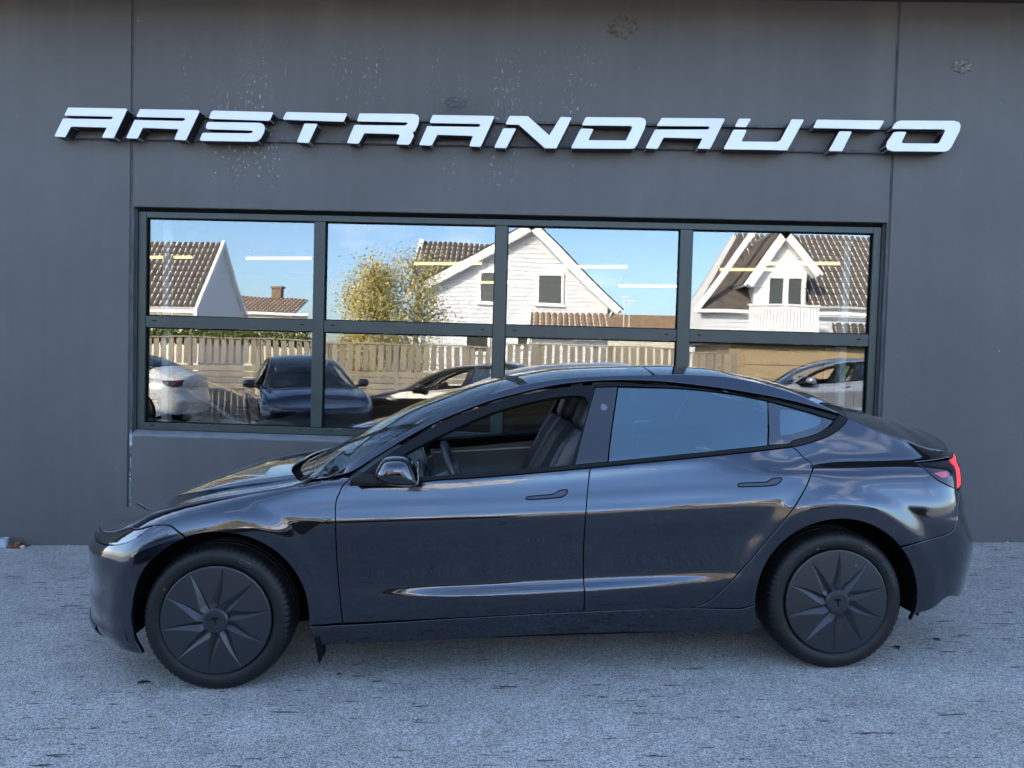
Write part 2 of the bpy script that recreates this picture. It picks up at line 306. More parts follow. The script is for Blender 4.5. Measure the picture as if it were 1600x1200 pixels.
PANEL = {
 'fender': [(-0.188,0.76),(-0.164,0.746),(-0.112,0.708),(-0.104,0.712),(-0.076,0.72),(-0.047,0.726),(-0.018,0.729),(0.011,0.731),(0.04,0.73),(0.069,0.728),(0.098,0.723),(0.127,0.716),(0.155,0.707),(0.182,0.696),(0.208,0.683),(0.233,0.668),(0.257,0.651),(0.28,0.632),(0.301,0.612),(0.321,0.59),(0.339,0.567),(0.355,0.543),(0.369,0.517),(0.382,0.491),(0.393,0.464),(0.401,0.436),(0.407,0.407),(0.412,0.378),(0.414,0.349),(0.414,0.319),(0.411,0.29),(0.564,0.29),(0.548,0.498),(0.544,0.624),(0.544,0.748),(0.544,0.852),(0.556,0.882),(0.572,0.918),(0.604,0.95),(0.575,0.952),(0.5,0.944),(0.42,0.93),(0.3,0.909),(0.15,0.887),(0.0,0.866),(-0.15,0.838),(-0.29,0.802),(-0.4,0.764),(-0.47,0.741),(-0.4,0.735),(-0.252,0.76)],
 'bumper': [(-0.344,0.174),(-0.355,0.203),(-0.364,0.232),(-0.371,0.262),(-0.376,0.293),(-0.378,0.324),(-0.378,0.355),(-0.375,0.386),(-0.37,0.416),(-0.362,0.446),(-0.352,0.475),(-0.34,0.504),(-0.326,0.531),(-0.31,0.558),(-0.291,0.582),(-0.271,0.606),(-0.249,0.628),(-0.225,0.647),(-0.2,0.665),(-0.174,0.682),(-0.146,0.695),(-0.117,0.707),(-0.164,0.746),(-0.188,0.76),(-0.252,0.76),(-0.36,0.706),(-0.456,0.674),(-0.54,0.66),(-0.652,0.652),(-0.792,0.655),(-0.9,0.672),(-1.0,0.672),(-1.1,0.67),(-1.2,0.669),(-1.3,0.668),(-1.3,0.25),(-1.2,0.248),(-1.0,0.24),(-0.8,0.225),(-0.62,0.205),(-0.5,0.19),(-0.4,0.178)],
 'headlight': [(-0.252,0.76),(-0.36,0.706),(-0.456,0.674),(-0.54,0.66),(-0.652,0.652),(-0.792,0.655),(-0.9,0.672),(-0.86,0.679),(-0.75,0.688),(-0.6,0.71),(-0.54,0.723),(-0.47,0.741),(-0.4,0.735)],
 'front_door': [(0.564,0.29),(0.548,0.498),(0.544,0.624),(0.544,0.748),(0.544,0.852),(0.556,0.882),(0.572,0.918),(0.604,0.95),(0.624,0.922),(0.788,0.926),(0.932,0.928),(0.992,0.934),(1.212,0.944),(1.436,0.958),(1.712,0.978),(1.688,0.83),(1.676,0.692),(1.672,0.58),(1.672,0.452),(1.672,0.316)],
 'rear_door': [(1.672,0.316),(1.672,0.452),(1.672,0.58),(1.676,0.692),(1.688,0.83),(1.712,0.978),(1.948,0.996),(2.224,1.016),(2.464,1.032),(2.704,1.05),(2.724,1.036),(2.752,1.004),(2.784,0.978),(2.788,0.964),(2.76,0.938),(2.724,0.88),(2.632,0.76),(2.564,0.678),(2.396,0.482),(2.288,0.372),(2.256,0.348),(2.232,0.336),(2.176,0.318)],
 'quarter': [(2.176,0.318),(2.232,0.336),(2.256,0.348),(2.288,0.372),(2.396,0.482),(2.564,0.678),(2.632,0.76),(2.724,0.88),(2.76,0.938),(2.788,0.964),(2.784,0.978),(2.752,1.004),(2.724,1.036),(2.704,1.05),(2.768,1.058),(2.832,1.07),(2.908,1.09),(2.956,1.11),(3.0,1.134),(3.028,1.154),(3.048,1.172),(3.09,1.153),(3.18,1.111),(3.33,1.056),(3.5,1.008),(3.56,1.002),(3.6,0.966),(3.316,0.962),(3.364,0.898),(3.44,0.862),(3.584,0.826),(3.516,0.728),(3.472,0.662),(3.428,0.64),(3.284,0.61),(3.166,0.587),(3.141,0.615),(3.112,0.64),(3.082,0.662),(3.05,0.681),(3.015,0.697),(2.98,0.71),(2.943,0.719),(2.906,0.725),(2.868,0.727),(2.83,0.725),(2.793,0.72),(2.756,0.711),(2.721,0.699),(2.686,0.683),(2.654,0.665),(2.623,0.643),(2.594,0.618),(2.569,0.59),(2.545,0.561),(2.525,0.529),(2.508,0.495),(2.494,0.46),(2.484,0.423),(2.477,0.386),(2.474,0.349),(2.474,0.33),(2.4,0.314)],
 'bumper_rear': [(3.241,0.22),(3.248,0.249),(3.254,0.278),(3.257,0.307),(3.258,0.337),(3.257,0.366),(3.253,0.395),(3.248,0.424),(3.24,0.453),(3.23,0.48),(3.218,0.507),(3.204,0.533),(3.188,0.558),(3.171,0.582),(3.284,0.61),(3.428,0.64),(3.472,0.662),(3.516,0.728),(3.584,0.826),(3.75,0.835),(4.0,0.83),(4.3,0.83),(4.3,0.3),(4.0,0.295),(3.75,0.3),(3.56,0.305),(3.44,0.322),(3.308,0.266),(3.252,0.25)],
 'taillight': [(3.44,0.862),(3.364,0.898),(3.316,0.962),(3.6,0.962),(3.74,0.968),(3.85,0.972),(3.85,0.842),(3.584,0.826)],
 'trunk_face': [(3.75,0.835),(3.85,0.842),(3.85,0.968),(4.0,0.972),(4.3,0.972),(4.3,0.835),(4.0,0.835)],
 'sill': [(0.418,0.283),(0.564,0.282),(1.104,0.3),(1.672,0.314),(2.176,0.316),(2.4,0.31),(2.474,0.33),(2.474,0.335),(2.475,0.308),(2.478,0.28),(2.483,0.253),(2.489,0.227),(2.498,0.201),(2.472,0.206),(2.47,0.187),(1.636,0.202),(1.04,0.192),(0.44,0.182)],
 'belt_trim': [(0.624,0.922),(0.788,0.926),(0.932,0.928),(0.992,0.934),(1.212,0.944),(1.436,0.958),(1.712,0.978),(1.948,0.996),(2.224,1.016),(2.464,1.032),(2.704,1.05),(2.7,1.068),(2.584,1.062),(2.232,1.038),(1.804,1.004),(1.64,0.992),(1.44,0.98),(0.992,0.954),(0.816,0.952),(0.652,0.95)],
 'quarter_trim': [(2.704,1.05),(2.768,1.058),(2.832,1.07),(2.908,1.09),(2.956,1.11),(3.0,1.134),(3.028,1.154),(3.048,1.172),(3.028,1.184),(3.004,1.188),(2.976,1.168),(2.952,1.146),(2.876,1.11),(2.804,1.092),(2.72,1.078),(2.7,1.068)],
 'window_frame': [(0.624,0.952),(0.712,1.012),(0.836,1.092),(0.988,1.174),(1.244,1.268),(1.412,1.31),(1.58,1.344),(1.78,1.36),(1.78,1.34),(1.644,0.992),(1.624,0.992),(1.696,1.144),(1.74,1.266),(1.736,1.284),(1.728,1.298),(1.7,1.304),(1.576,1.298),(1.396,1.264),(1.244,1.222),(0.988,1.116),(0.84,1.044),(0.664,0.952)],
 'upper_trim': [(1.784,1.36),(1.9,1.362),(2.108,1.354),(2.3,1.336),(2.536,1.298),(2.78,1.25),(3.004,1.188),(2.976,1.168),(2.82,1.218),(2.648,1.268),(2.476,1.304),(2.236,1.332),(1.9,1.348),(1.784,1.344)],
 'cant_rail': [(0.516,0.952),(0.6,0.972),(0.708,1.034),(0.836,1.108),(0.988,1.186),(1.244,1.28),(1.412,1.322),(1.584,1.356),(1.788,1.374),(1.904,1.376),(2.112,1.368),(2.304,1.346),(2.54,1.31),(2.784,1.26),(3.008,1.194),(3.045,1.18),(2.93,1.239),(2.81,1.295),(2.7,1.333),(2.61,1.358),(2.5,1.381),(2.44,1.389),(2.3,1.398),(2.17,1.402),(1.95,1.401),(1.8,1.398),(1.7,1.395),(1.55,1.381),(1.44,1.363),(1.34,1.34),(1.25,1.313),(1.12,1.265),(0.99,1.209),(0.85,1.143),(0.71,1.071),(0.6,1.009),(0.52,0.962)],
 'pillar_cover': [(1.784,1.344),(1.896,1.346),(1.8,1.004),(1.644,0.992)],
 'rear_glass': [(1.9,1.344),(2.236,1.33),(2.476,1.3),(2.644,1.266),(2.58,1.062),(2.232,1.038),(1.804,1.004)],
 'quarter_applique': [(2.648,1.264),(2.82,1.214),(2.972,1.166),(2.948,1.148),(2.872,1.11),(2.8,1.094),(2.716,1.08),(2.7,1.07),(2.588,1.064)],
 'quarter_glass': [(2.708,1.228),(2.82,1.21),(2.872,1.192),(2.9,1.18),(2.904,1.166),(2.892,1.152),(2.86,1.138),(2.808,1.126),(2.728,1.112),(2.664,1.104),(2.66,1.114),(2.696,1.22)],
 'sail_panel': [(0.676,0.952),(0.836,1.042),(0.812,0.952)],
 'camera_pod': [(0.336,0.758),(0.368,0.768),(0.416,0.772),(0.488,0.768),(0.492,0.764),(0.448,0.736),(0.4,0.704),(0.376,0.712)],
 'camera_trim': [(0.328,0.76),(0.368,0.772),(0.424,0.776),(0.544,0.778),(0.496,0.762),(0.444,0.728),(0.4,0.696),(0.368,0.706)],
 'handle_f': [(1.408,0.85),(1.416,0.854),(1.532,0.864),(1.548,0.87),(1.568,0.88),(1.584,0.882),(1.6,0.882),(1.604,0.876),(1.596,0.864),(1.58,0.852),(1.56,0.848),(1.416,0.842),(1.408,0.844)],
 'handle_r': [(2.4,0.892),(2.408,0.896),(2.54,0.902),(2.552,0.908),(2.564,0.914),(2.58,0.918),(2.608,0.918),(2.612,0.912),(2.596,0.896),(2.58,0.888),(2.564,0.884),(2.404,0.88),(2.4,0.884)],
}
# ---------------------------------------------------------------- materials of the vehicles
def paint_mat(name, c, rough=.30, metal=.55):
    return pmat(name, c, rough=rough, metal=metal, coat=1.0, coat_rough=.012)
PAINT = paint_mat('grey_metallic_paint', (.031, .038, .052), rough=.09, metal=.92)
PAINT_SHADED = pmat('shaded_handle_paint', (.030, .036, .050), rough=.42, metal=.8, coat=.25, coat_rough=.25)  # body paint again, dulled to stand in for the handles' darker reflection
BLACK_GLOSS = pmat('black_gloss', (.012, .012, .014), rough=.08, coat=.6)
SATIN = pmat('black_satin_trim', (.005, .0055, .006), rough=.42, spec=.15)
RUBBER = pmat('tyre_rubber', (.0055, .0058, .006), rough=.55, spec=.3, bump=(90, .0006), vary=(14, .25, (1, 1, 1)))
COVER = pmat('wheel_cover_plastic', (.0125, .0145, .0175), rough=.33, spec=.5)
LINER = pmat('wheel_arch_liner', (.004, .004, .004), rough=.95, spec=.1)
PIT = pmat('gap_black', (.003, .003, .003), rough=.9, spec=.1)
TRIM_IN = pmat('cabin_vinyl', (.15, .175, .18), rough=.55)
SEAT = pmat('seat_black', (.026, .029, .033), rough=.45, bump=(160, .0004))
SEAT_GREY = pmat('seat_inlay', (.10, .11, .115), rough=.6)
PALE = pmat('pale_pillar_trim', (.80, .83, .83), rough=.7)
GLASS_T = mirror_glass('tinted_side_glass', .15, (.45, .58, .63), gloss=(.68, .93, 1))
GLASS_Q = mirror_glass('tinted_quarter_glass', .15, (.32, .45, .52), gloss=(.75, .93, 1))
GLASS_W = mirror_glass('windscreen_glass', .02, (.82, .87, .86))
GLASS_R = mirror_glass('roof_glass', .05, (.30, .32, .33))
LAMP_CLEAR = mirror_glass('headlight_lens', .10, (.75, .78, .8))
CHROME = pmat('lamp_reflector', (.55, .57, .6), rough=.14, metal=1)
LAMP_DARK = pmat('lamp_bezel', (.012, .012, .014), rough=.25)
RED_LENS = pmat('red_lens', (.55, .006, .02), rough=.18, coat=.5, emit=((1, .02, .03), .55))
PINK = pmat('red_reflector', (.50, .06, .11), rough=.3)
SMOKE = pmat('smoked_lens', (.010, .009, .012), rough=.08, coat=.25, spec=.3)
WHITE_DRL = pmat('white_lamp_strip', (.88, .9, .92), rough=.25)
SCREEN = pmat('cabin_screen', (.02, .02, .022), rough=.08)
RED_DOT = pmat('red_dot', (.45, .03, .02), rough=.6)
CAM_DISC = pmat('camera_disc', (.09, .10, .12), rough=.3)

def panel(name, key, mat, parent, off=0.0, gap=.0020, depth=.020, du=.022, dz=.014, rnd=.0022, both=True, step=.012, poly=None, tilt=0.0, label=None):
    L = spline_loop(poly or PANEL[key], step)
    keep = np.abs(L[:, 0]+1.2995) < 1e-3
    keep |= np.abs(L[:, 0]-4.2995) < 1e-3
    L1 = inset_loop(L, gap + rnd, keep); L2 = inset_loop(L, gap + rnd*.29, keep); L3 = inset_loop(L, gap, keep)
    V, F, orig = fill_loop(L1, du, dz)
    P = SP(V[:, 0], V[:, 1], off); N = SN(V[:, 0], V[:, 1])
    if tilt: P[:, 1] -= tilt*(V[:, 1]-V[:, 1].min()); N[:, 2] -= tilt; N /= np.linalg.norm(N, axis=1, keepdims=True)
    n = len(L1); at = {}
    for i, o in enumerate(orig):
        if 0 <= o < n: at[o] = i
    Nb = SN(L1[:, 0], L1[:, 1])
    R2 = SP(L2[:, 0], L2[:, 1], off - rnd*.29); R3 = SP(L3[:, 0], L3[:, 1], off - rnd); R4 = SP(L3[:, 0], L3[:, 1], off - depth)
    B0 = SP(L1[:, 0], L1[:, 1], off)
    out = R3 - B0; out = out - Nb*(out*Nb).sum(1, keepdims=True); out /= np.linalg.norm(out, axis=1, keepdims=True)+1e-9
    base = len(P); PP = np.vstack([P, R2, R3, R4]); NN = np.vstack([N, (Nb+out)/1.414, out*.97+Nb*.2, out])
    F = list(F)
    for i in range(n):
        j = (i+1) % n
        if keep[i] and keep[j]: continue
        if i in at and j in at: F.append((at[j], at[i], base+i, base+j))
        F.append((base+j, base+i, base+n+i, base+n+j)); F.append((base+n+j, base+n+i, base+2*n+i, base+2*n+j))
    me = bpy.data.meshes.new(name); me.from_pydata([tuple(p) for p in PP], [], F); me.materials.append(mat)
    me.update(); set_normals(me, NN)
    o = link(name, me, parent)
    if label: o['label'] = label
    return (o, mirrored(o)) if both else o
def sheet(name, fn, ns, nv, mat, parent, skirt=.012, flip=False, rim=True):
    'grid surface fn(s, v) -> xyz with a folded rim'
    s, v = np.meshgrid(np.linspace(0, 1, ns), np.linspace(-1, 1, nv), indexing='ij')
    P = fn(s, v); e = 1e-3
    N = np.cross(fn(s+e, v)-fn(s-e, v), fn(s, v+e)-fn(s, v-e)); N /= np.linalg.norm(N, axis=-1, keepdims=True)+1e-12
    if N[..., 2].mean() < 0: N = -N
    I = np.arange(ns*nv).reshape(ns, nv)
    F = [(I[i, j], I[i+1, j], I[i+1, j+1], I[i, j+1]) for i in range(ns-1) for j in range(nv-1)]
    P = P.reshape(-1, 3); N = N.reshape(-1, 3)
    if rim:
        ring = list(I[0, :]) + list(I[1:, -1]) + list(I[-1, -2::-1]) + list(I[-2:0:-1, 0]); k = len(P)
        c = P.mean(0); Q = P[ring] - N[ring]*skirt; out = P[ring]-c; out /= np.linalg.norm(out, axis=1, keepdims=True)
        P = np.vstack([P, Q]); N = np.vstack([N, out]); m = len(ring)
        F += [(ring[i], ring[(i+1) % m], k+(i+1) % m, k+i) for i in range(m)]
    a = P[F[0][1]]-P[F[0][0]]; b = P[F[0][3]]-P[F[0][0]]
    if np.cross(a, b) @ N[F[0][0]] < 0: F = [tuple(f[::-1]) for f in F]
    me = bpy.data.meshes.new(name); me.from_pydata([tuple(p) for p in P], [], [tuple(int(i) for i in f) for f in F]); me.materials.append(mat); me.update()
    set_normals(me, N)
    return link(name, me, parent)
def top_fn(kind, ua, ub, v0=-1, v1=1, drop=0.0):
    def fn(s, v):
        v = v0 + (v+1)/2*(v1-v0)
        uA = ua(v) if callable(ua) else ua + 0*v; uB = ub(v) if callable(ub) else ub + 0*v
        u = uA + (uB-uA)*s
        if kind == 'hood':
            z = ztop(u); x, w = XW(u, z); a = np.abs(v)
            cr = np.interp(u, [-1.3, -1.0, -.6, -.3, .1, .5], [.0, .014, .036, .044, .042, .035])
            val = np.interp(u, [-.9, -.5, 0, .5], [0, .008, .016, .016])*np.exp(-((a-.84)/.085)**2)
            zz = z + cr*(1-a**2.4) - val
        else:
            z = rail(u); x, w = XW(u, z)
            zz = z + crown(u)*(1-np.abs(v)**2.3) - .002
        return np.stack([x, v*w, zz - drop], -1)
    return fn

# ---------------------------------------------------------------- the sedan
def build_wheel(name, parent, front):
    w = empty(name); w.parent = parent
    cz, face = 0.0, -.905
    # tyre: carcass, tread grooves and shoulder lugs
    prof = [(.240, .030), (.2485, .012), (.259, .004), (.275, -.001), (.296, -.002), (.312, .006), (.322, .016), (.3275, .028), (.331, .045), (.3335, .062)]
    gro = [(.334, .070), (.334, .074), (.327, .0745), (.327, .084), (.334, .0845), (.3345, .115), (.328, .1155), (.328, .127), (.3345, .1275), (.3345, .155), (.328, .1555), (.328, .165), (.334, .1655), (.333, .180), (.329, .20), (.318, .222), (.29, .236), (.24, .225)]
    full = prof + gro; n = 288; mb = MB(); m = len(full)
    for j in range(n):
        a = 2*math.pi*j/n; notch = (j % 4 == 0)
        for i, (r, h) in enumerate(full):
            if notch and (5 <= i <= 10 or 24 <= i <= 26): r -= .0045
            mb.v.append((r*math.cos(a), face+.012+h, r*math.sin(a)))
    for j in range(n):
        for i in range(m-1):
            mb.f.append((j*m+i, j*m+i+1, ((j+1) % n)*m+i+1, ((j+1) % n)*m+i)); mb.mi.append(0)
    ty = mb.build('tyre', RUBBER, w, smooth=True, angle=40)
    # sidewall lettering, flat print standing a little proud
    def arc_text(txt, r, a0, size, mat, nm):
        cu = bpy.data.curves.new('t', 'FONT'); cu.body = txt; cu.size = size; cu.extrude = .0009; cu.align_x = 'CENTER'
        ob = bpy.data.objects.new('t', cu); col.objects.link(ob); bpy.context.view_layer.update()
        me = bpy.data.meshes.new_from_object(ob.evaluated_get(bpy.context.evaluated_depsgraph_get())); bpy.data.objects.remove(ob)
        bm = bmesh.new(); bm.from_mesh(me); bmesh.ops.subdivide_edges(bm, edges=[e for e in bm.edges if e.calc_length() > size*.4], cuts=2)
        for v in bm.verts:
            x, y, z = v.co; a = a0 - x/r; rr = r + y
            t = (rr-.275)/.03; face_y = face + .0105 + max(0, (rr-.298))*.45
            v.co = (rr*math.cos(a), face_y - z, rr*math.sin(a))
        bm.to_mesh(me); bm.free(); me.materials.clear(); me.materials.append(mat); me.name = nm
        return link(nm, me, w)
    LET = pmat('tyre_lettering', (.035, .036, .038), rough=.45)
    arc_text('GITI', .279, math.radians(62 if front else 58), .030, LET, 'lettering')
    if not front: arc_text('GITICOMFORT', .281, math.radians(26), .020, LET, 'lettering')
    # rim behind the cover
    MB().lathe([(.242, .02), (.235, .05), (.22, .09), (.21, .17), (.05, .17), (.05, .05)], 48, c=(0, face+.012, 0)).build('rim', LINER, w, smooth=True, angle=30)
    # cover: ten blades pressed into a disc
    NB = 10; R = [.2475, .2455, .2415, .227, .205, .18, .15, .12, .098, .084, .074, .058]
    mb = MB(); cols = []
    for b in range(NB):
        th0 = 2*math.pi*b/NB + (math.radians(9) if front else math.radians(15))
        cols += [(th0, k) for k in range(7)]
    nc = len(cols)
    for (th0, k) in cols:
        for r in R:
            t = max(0, min(1, (.238-r)/(.238-.062)))
            wid = min((.0020 + .052*t)/r, math.radians(35)); fold = .40; dep = .0165*min(1, t*1.15)**.8
            tw = math.radians(-9)*t
            sec = 2*math.pi/NB
            ks = [0, wid*fold*.94, wid*fold, wid, wid+(sec-wid)*.33, wid+(sec-wid)*.66, wid+(sec-wid)*.97]
            ds = [0, dep, dep, 0, 0, 0, 0]
            a = th0 + tw + ks[k]; crown_ = .010*(1-(r/.244)**2)
            dy = ds[k] - crown_
            if r > .247: dy = .010
            elif r > .243: dy = max(dy, .0015)
            mb.v.append((r*math.cos(a), face+.010+dy, r*math.sin(a)))
    nr = len(R)
    for j in range(nc):
        for i in range(nr-1):
            mb.f.append((j*nr+i, j*nr+i+1, ((j+1) % nc)*nr+i+1, ((j+1) % nc)*nr+i)); mb.mi.append(0)
    cv = mb.build('wheel_cover', COVER, w, smooth=True, angle=9)
    MB().lathe([(.060, .012), (.058, -.002), (.052, -.008), (.045, -.009), (.0365, -.0095), (.035, -.0065), (.033, -.0065), (.0, -.0065)], 48, c=(0, face+.004, 0)).build('hub_cap', COVER, w, smooth=True, angle=25)
    tb = [(-.017, .013), (-.010, .017), (.010, .017), (.017, .013), (.013, .008), (.006, .0105), (.0035, .0105), (0, -.018), (-.0035, .0105), (-.006, .0105), (-.013, .008)]
    MB().prism(tb, face-.0055, face-.0005).build('emblem', LINER, w)
    # valve window
    av = math.radians(-113 if front else 62)
    vb = MB(); vb.box((-.013, -.004, -.012), (.013, .003, .012)); vm = vb.mesh('valve_opening', [LINER], bevel=.002)
    vo = link('valve_opening', vm, w); vo.matrix_basis = Matrix.Translation((.192*math.cos(av), face+.012, .192*math.sin(av))) @ Matrix.Rotation(-av, 4, 'Y')
    MB().lathe([(.0, -.002), (.003, -.0015), (.0035, .0)], 12, c=(.192*math.cos(av)+.001, face+.008, .192*math.sin(av))).build('valve', CHROME, w, smooth=True)
    if front: ang = math.radians(147)
    else: ang = math.radians(110)
    MB().lathe([(.0, -.0008), (.0035, -.0005), (.004, .001)], 14, c=(.268*math.cos(ang), face+.0115, .268*math.sin(ang))).build('paint_dot', RED_DOT, w)
    return w

def rbox(lo, hi, bev, mats, name, parent, mat4=None):
    o = MB().box(lo, hi).build(name, mats, parent, bevel=bev, segs=4, smooth=True)
    if mat4 is not None: o.matrix_basis = mat4
    return o

def build_sedan(name):
    car = empty(name)
    body = []
    panel('fender', 'fender', PAINT, car); panel('front_bumper', 'bumper', PAINT, car)
    doors = []
    for key, hk, nm in (('front_door', 'handle_f', 'front_door'), ('rear_door', 'handle_r', 'rear_door')):
        a, b = panel(nm, key, PAINT, car); doors += [a, b]
        for d, sgn in ((a, 1), (b, -1)):
            h = panel('door_handle', hk, PAINT_SHADED, d, off=.0022, gap=.002, depth=.006, rnd=.0018, both=False, du=.01, dz=.006, step=.004)
            r = panel('handle_recess', hk, PIT, d, off=.0006, gap=-.0022, depth=.004, rnd=.0003, both=False, du=.02, dz=.012, step=.005)
    panel('quarter_panel', 'quarter', PAINT, car); panel('rear_bumper', 'bumper_rear', PAINT, car); panel('sill', 'sill', PAINT, car, off=-.002)
    panel('roof_rail', 'cant_rail', PAINT, car, du=.03, dz=.012)
    panel('belt_trim', 'belt_trim', SATIN, car, off=.003); panel('quarter_trim', 'quarter_trim', SATIN, car, off=.002, gap=.0012, rnd=.0015)
    panel('window_frame', 'window_frame', SATIN, car, off=-.004, gap=.001, depth=.03, du=.02, dz=.01); panel('upper_trim', 'upper_trim', SATIN, car, off=-.003, gap=.0012)
    a, b = panel('pillar_cover', 'pillar_cover', BLACK_GLOSS, car, off=-.003)
    for q in (a, b):
        uc, zc = 1.816, 1.248; th = np.linspace(0, 2*np.pi, 24, endpoint=False)
        panel('pillar_camera', None, CAM_DISC, q, off=-.0022, gap=0, rnd=.0003, depth=.002, both=False, poly=[(uc+.0165*math.cos(t), zc+.0165*math.sin(t)*.93) for t in th], step=.01)
    panel('rear_side_window', 'rear_glass', GLASS_T, car, off=-.006, gap=.001, depth=.004)
    QB = pmat('black_glass_band', (.016, .02, .028), rough=.05, coat=1)
    panel('quarter_window', 'quarter_applique', QB, car, off=-.0055, gap=.001, depth=.004)
    a, b = panel('quarter_light', 'quarter_glass', GLASS_Q, car, off=-.0048, gap=.0006, rnd=.0004, depth=.002)
    panel('quarter_backing', 'quarter_glass', pmat('frosted_backing', (.10, .15, .19), rough=.4), car, off=-.0052, gap=.0004, rnd=.0002, depth=.001)
    panel('sail_window', 'sail_panel', GLASS_Q, car, off=-.012, gap=.001, depth=.004)
    cp = panel('side_camera', 'camera_trim', BLACK_GLOSS, car, off=.004, gap=.0002, rnd=.0035, depth=.008, du=.012, dz=.008, step=.006)
    for q in cp: panel('camera_lens', 'camera_pod', LINER, q, off=.0065, gap=.003, rnd=.002, depth=.004, both=False, du=.012, dz=.008, step=.006)
    # headlights: lens over a bezel with reflector and light strip
    hl = panel('headlight', 'headlight', LAMP_CLEAR, car, gap=.0022, depth=.006)
    hb = panel('headlight_bezel', 'headlight', LAMP_DARK, car, off=-.018, gap=.004, depth=.02)
    strip = [(-.76, .664), (-.70, .660), (-.62, .664), (-.50, .690), (-.40, .722), (-.42, .730), (-.52, .705), (-.64, .680), (-.72, .676)]
    for q in hb:
        panel('light_strip', None, WHITE_DRL, q, off=-.013, gap=.001, depth=.004, rnd=.002, both=False, poly=[(-.60, .659), (-.52, .664), (-.44, .683), (-.37, .709), (-.385, .714), (-.46, .690), (-.53, .675), (-.60, .668)], step=.008)
        panel('lamp_reflector', None, CHROME, q, off=-.012, gap=.001, depth=.005, rnd=.002, both=False, poly=[(-.72, .660), (-.64, .662), (-.60, .674), (-.57, .694), (-.60, .702), (-.655, .690), (-.70, .676)], step=.008)
    # tail lights
    for q in panel('taillight', 'taillight', SMOKE, car, gap=.0022):
        panel('reflector', None, PINK, q, off=.0006, gap=.001, rnd=.0004, depth=.002, both=False, poly=[(3.372, .918), (3.472, .922), (3.474, .896), (3.415, .893)], step=.02)
        panel('lamp_strip', None, RED_LENS, q, off=.003, gap=.001, rnd=.002, depth=.006, both=False, poly=[(3.60, .955), (3.66, .958), (3.83, .966), (3.83, .95), (3.70, .945), (3.645, .93), (3.62, .846), (3.56, .836), (3.575, .88)], step=.012)
    panel('tailgate_face', 'trunk_face', PAINT, car)
    panel('tailgate_edge', None, PAINT, car, poly=[(3.563, .992), (3.602, .966), (3.74, .972), (3.85, .976), (4.2995, .976)] + [(u, float(rail(u))-.002) for u in (4.2995, 4.15, 4.0, 3.85, 3.75, 3.65)])
    # upper skin
    hood = sheet('bonnet', top_fn('hood', -1.298, lambda v: .20+.24*np.abs(v)**3), 120, 90, PAINT, car)
    sheet('windscreen', top_fn('rail', lambda v: .24+.27*np.abs(v)**2.6, lambda v: 1.36-.11*np.abs(v)**2, -.985, .985), 40, 40, GLASS_W, car, skirt=.006)
    sheet('roof_glass', top_fn('rail', lambda v: 1.365-.11*np.abs(v)**2, lambda v: 2.10-.02*v*v, -.985, .985), 40, 40, GLASS_R, car, skirt=.008)
    sheet('rear_window', top_fn('rail', 2.104, lambda v: 3.20-.16*np.abs(v)**2, -.985, .985), 60, 40, GLASS_R, car, skirt=.008)
    sheet('boot_lid', top_fn('rail', lambda v: 3.205-.16*np.abs(v)**2, 4.297, -.99, .99), 70, 60, PAINT, car)
    sheet('cowl', top_fn('hood', lambda v: .17+.24*np.abs(v)**3, lambda v: .56+0*v, -.97, .97, drop=.034), 12, 30, PIT, car)
    # wiper arms lying on the cowl
    for y0, y1 in ((-.62, -.05), (.02, .58)):
        pts = [(.30+.20*abs(y)**2.2+.03, y, .925+.045*(1-(y/.75)**2)) for y in np.linspace(y0, y1, 9)]
        MB().tube(pts, .009, 8).build('wiper', SATIN, car, smooth=True)
    for k in range(5):
        y = -.66+.035*k; MB().tube([(.36+.02*k-.02, y, .915), (.41+.015*k, y+.05, .945), (.45, y+.02, .94)], .013, 8).build('cowl_hose', SATIN, car, smooth=True)
    # dark inner body behind the panel gaps, arches cut out
    inner = [(-.60, .30), (-.42, .30)] + [(.018+.43*math.cos(t), .335+.43*math.sin(t)) for t in np.radians(np.linspace(184, -18, 24))] + [(.44, .2), (2.44, .2)] \
        + [(2.866+.43*math.cos(t), .335+.43*math.sin(t)) for t in np.radians(np.linspace(198, -8, 24))] + [(3.5, .32), (3.68, .36), (3.68, .93), (3.30, 1.0), (3.05, 1.08), (2.70, 1.035), (2.2, 1.0), (1.7, .96), (1.1, .92), (.6, .90), (.3, .86), (0, .82), (-.3, .76), (-.6, .68)]
    panel('inner_body', None, PIT, car, off=-.024, gap=0, depth=.01, du=.05, dz=.03, poly=inner, step=.04)
    panel('inner_pillar', None, PIT, car, off=-.020, gap=0, depth=.01, du=.04, dz=.03, step=.04, poly=[(1.72, .94), (1.95, .95), (1.965, 1.37), (1.79, 1.37)])
    panel('inner_rear_pillar', None, PIT, car, off=-.022, gap=0, depth=.01, du=.04, dz=.03, step=.04, poly=[(2.62, 1.03), (2.98, 1.12), (3.04, 1.17), (3.3, 1.05), (3.3, .95), (2.8, .95)])
    # wheel housings: an inner tub
    for cx, cc in ((.018, .0), (2.866, 0)):
        mb = MB(); ts = np.radians(np.linspace(-13, 193, 40))
        for t in ts:
            for y in (-.885, -.60): mb.v.append((cx+.425*math.cos(t), y, .335+.425*math.sin(t)))
        for i in range(len(ts)-1): mb.f.append((2*i, 2*i+1, 2*i+3, 2*i+2)); mb.mi.append(0)
        k = len(mb.v); mb.v.append((cx, -.60, .335)); mb.v.append((cx, -.60, -.0+.10))
        for i in range(len(ts)-1): mb.f.append((2*i+1, 2*i+3, k)); mb.mi.append(0)
        o = mb.build('wheel_housing', LINER, car); mirrored(o)
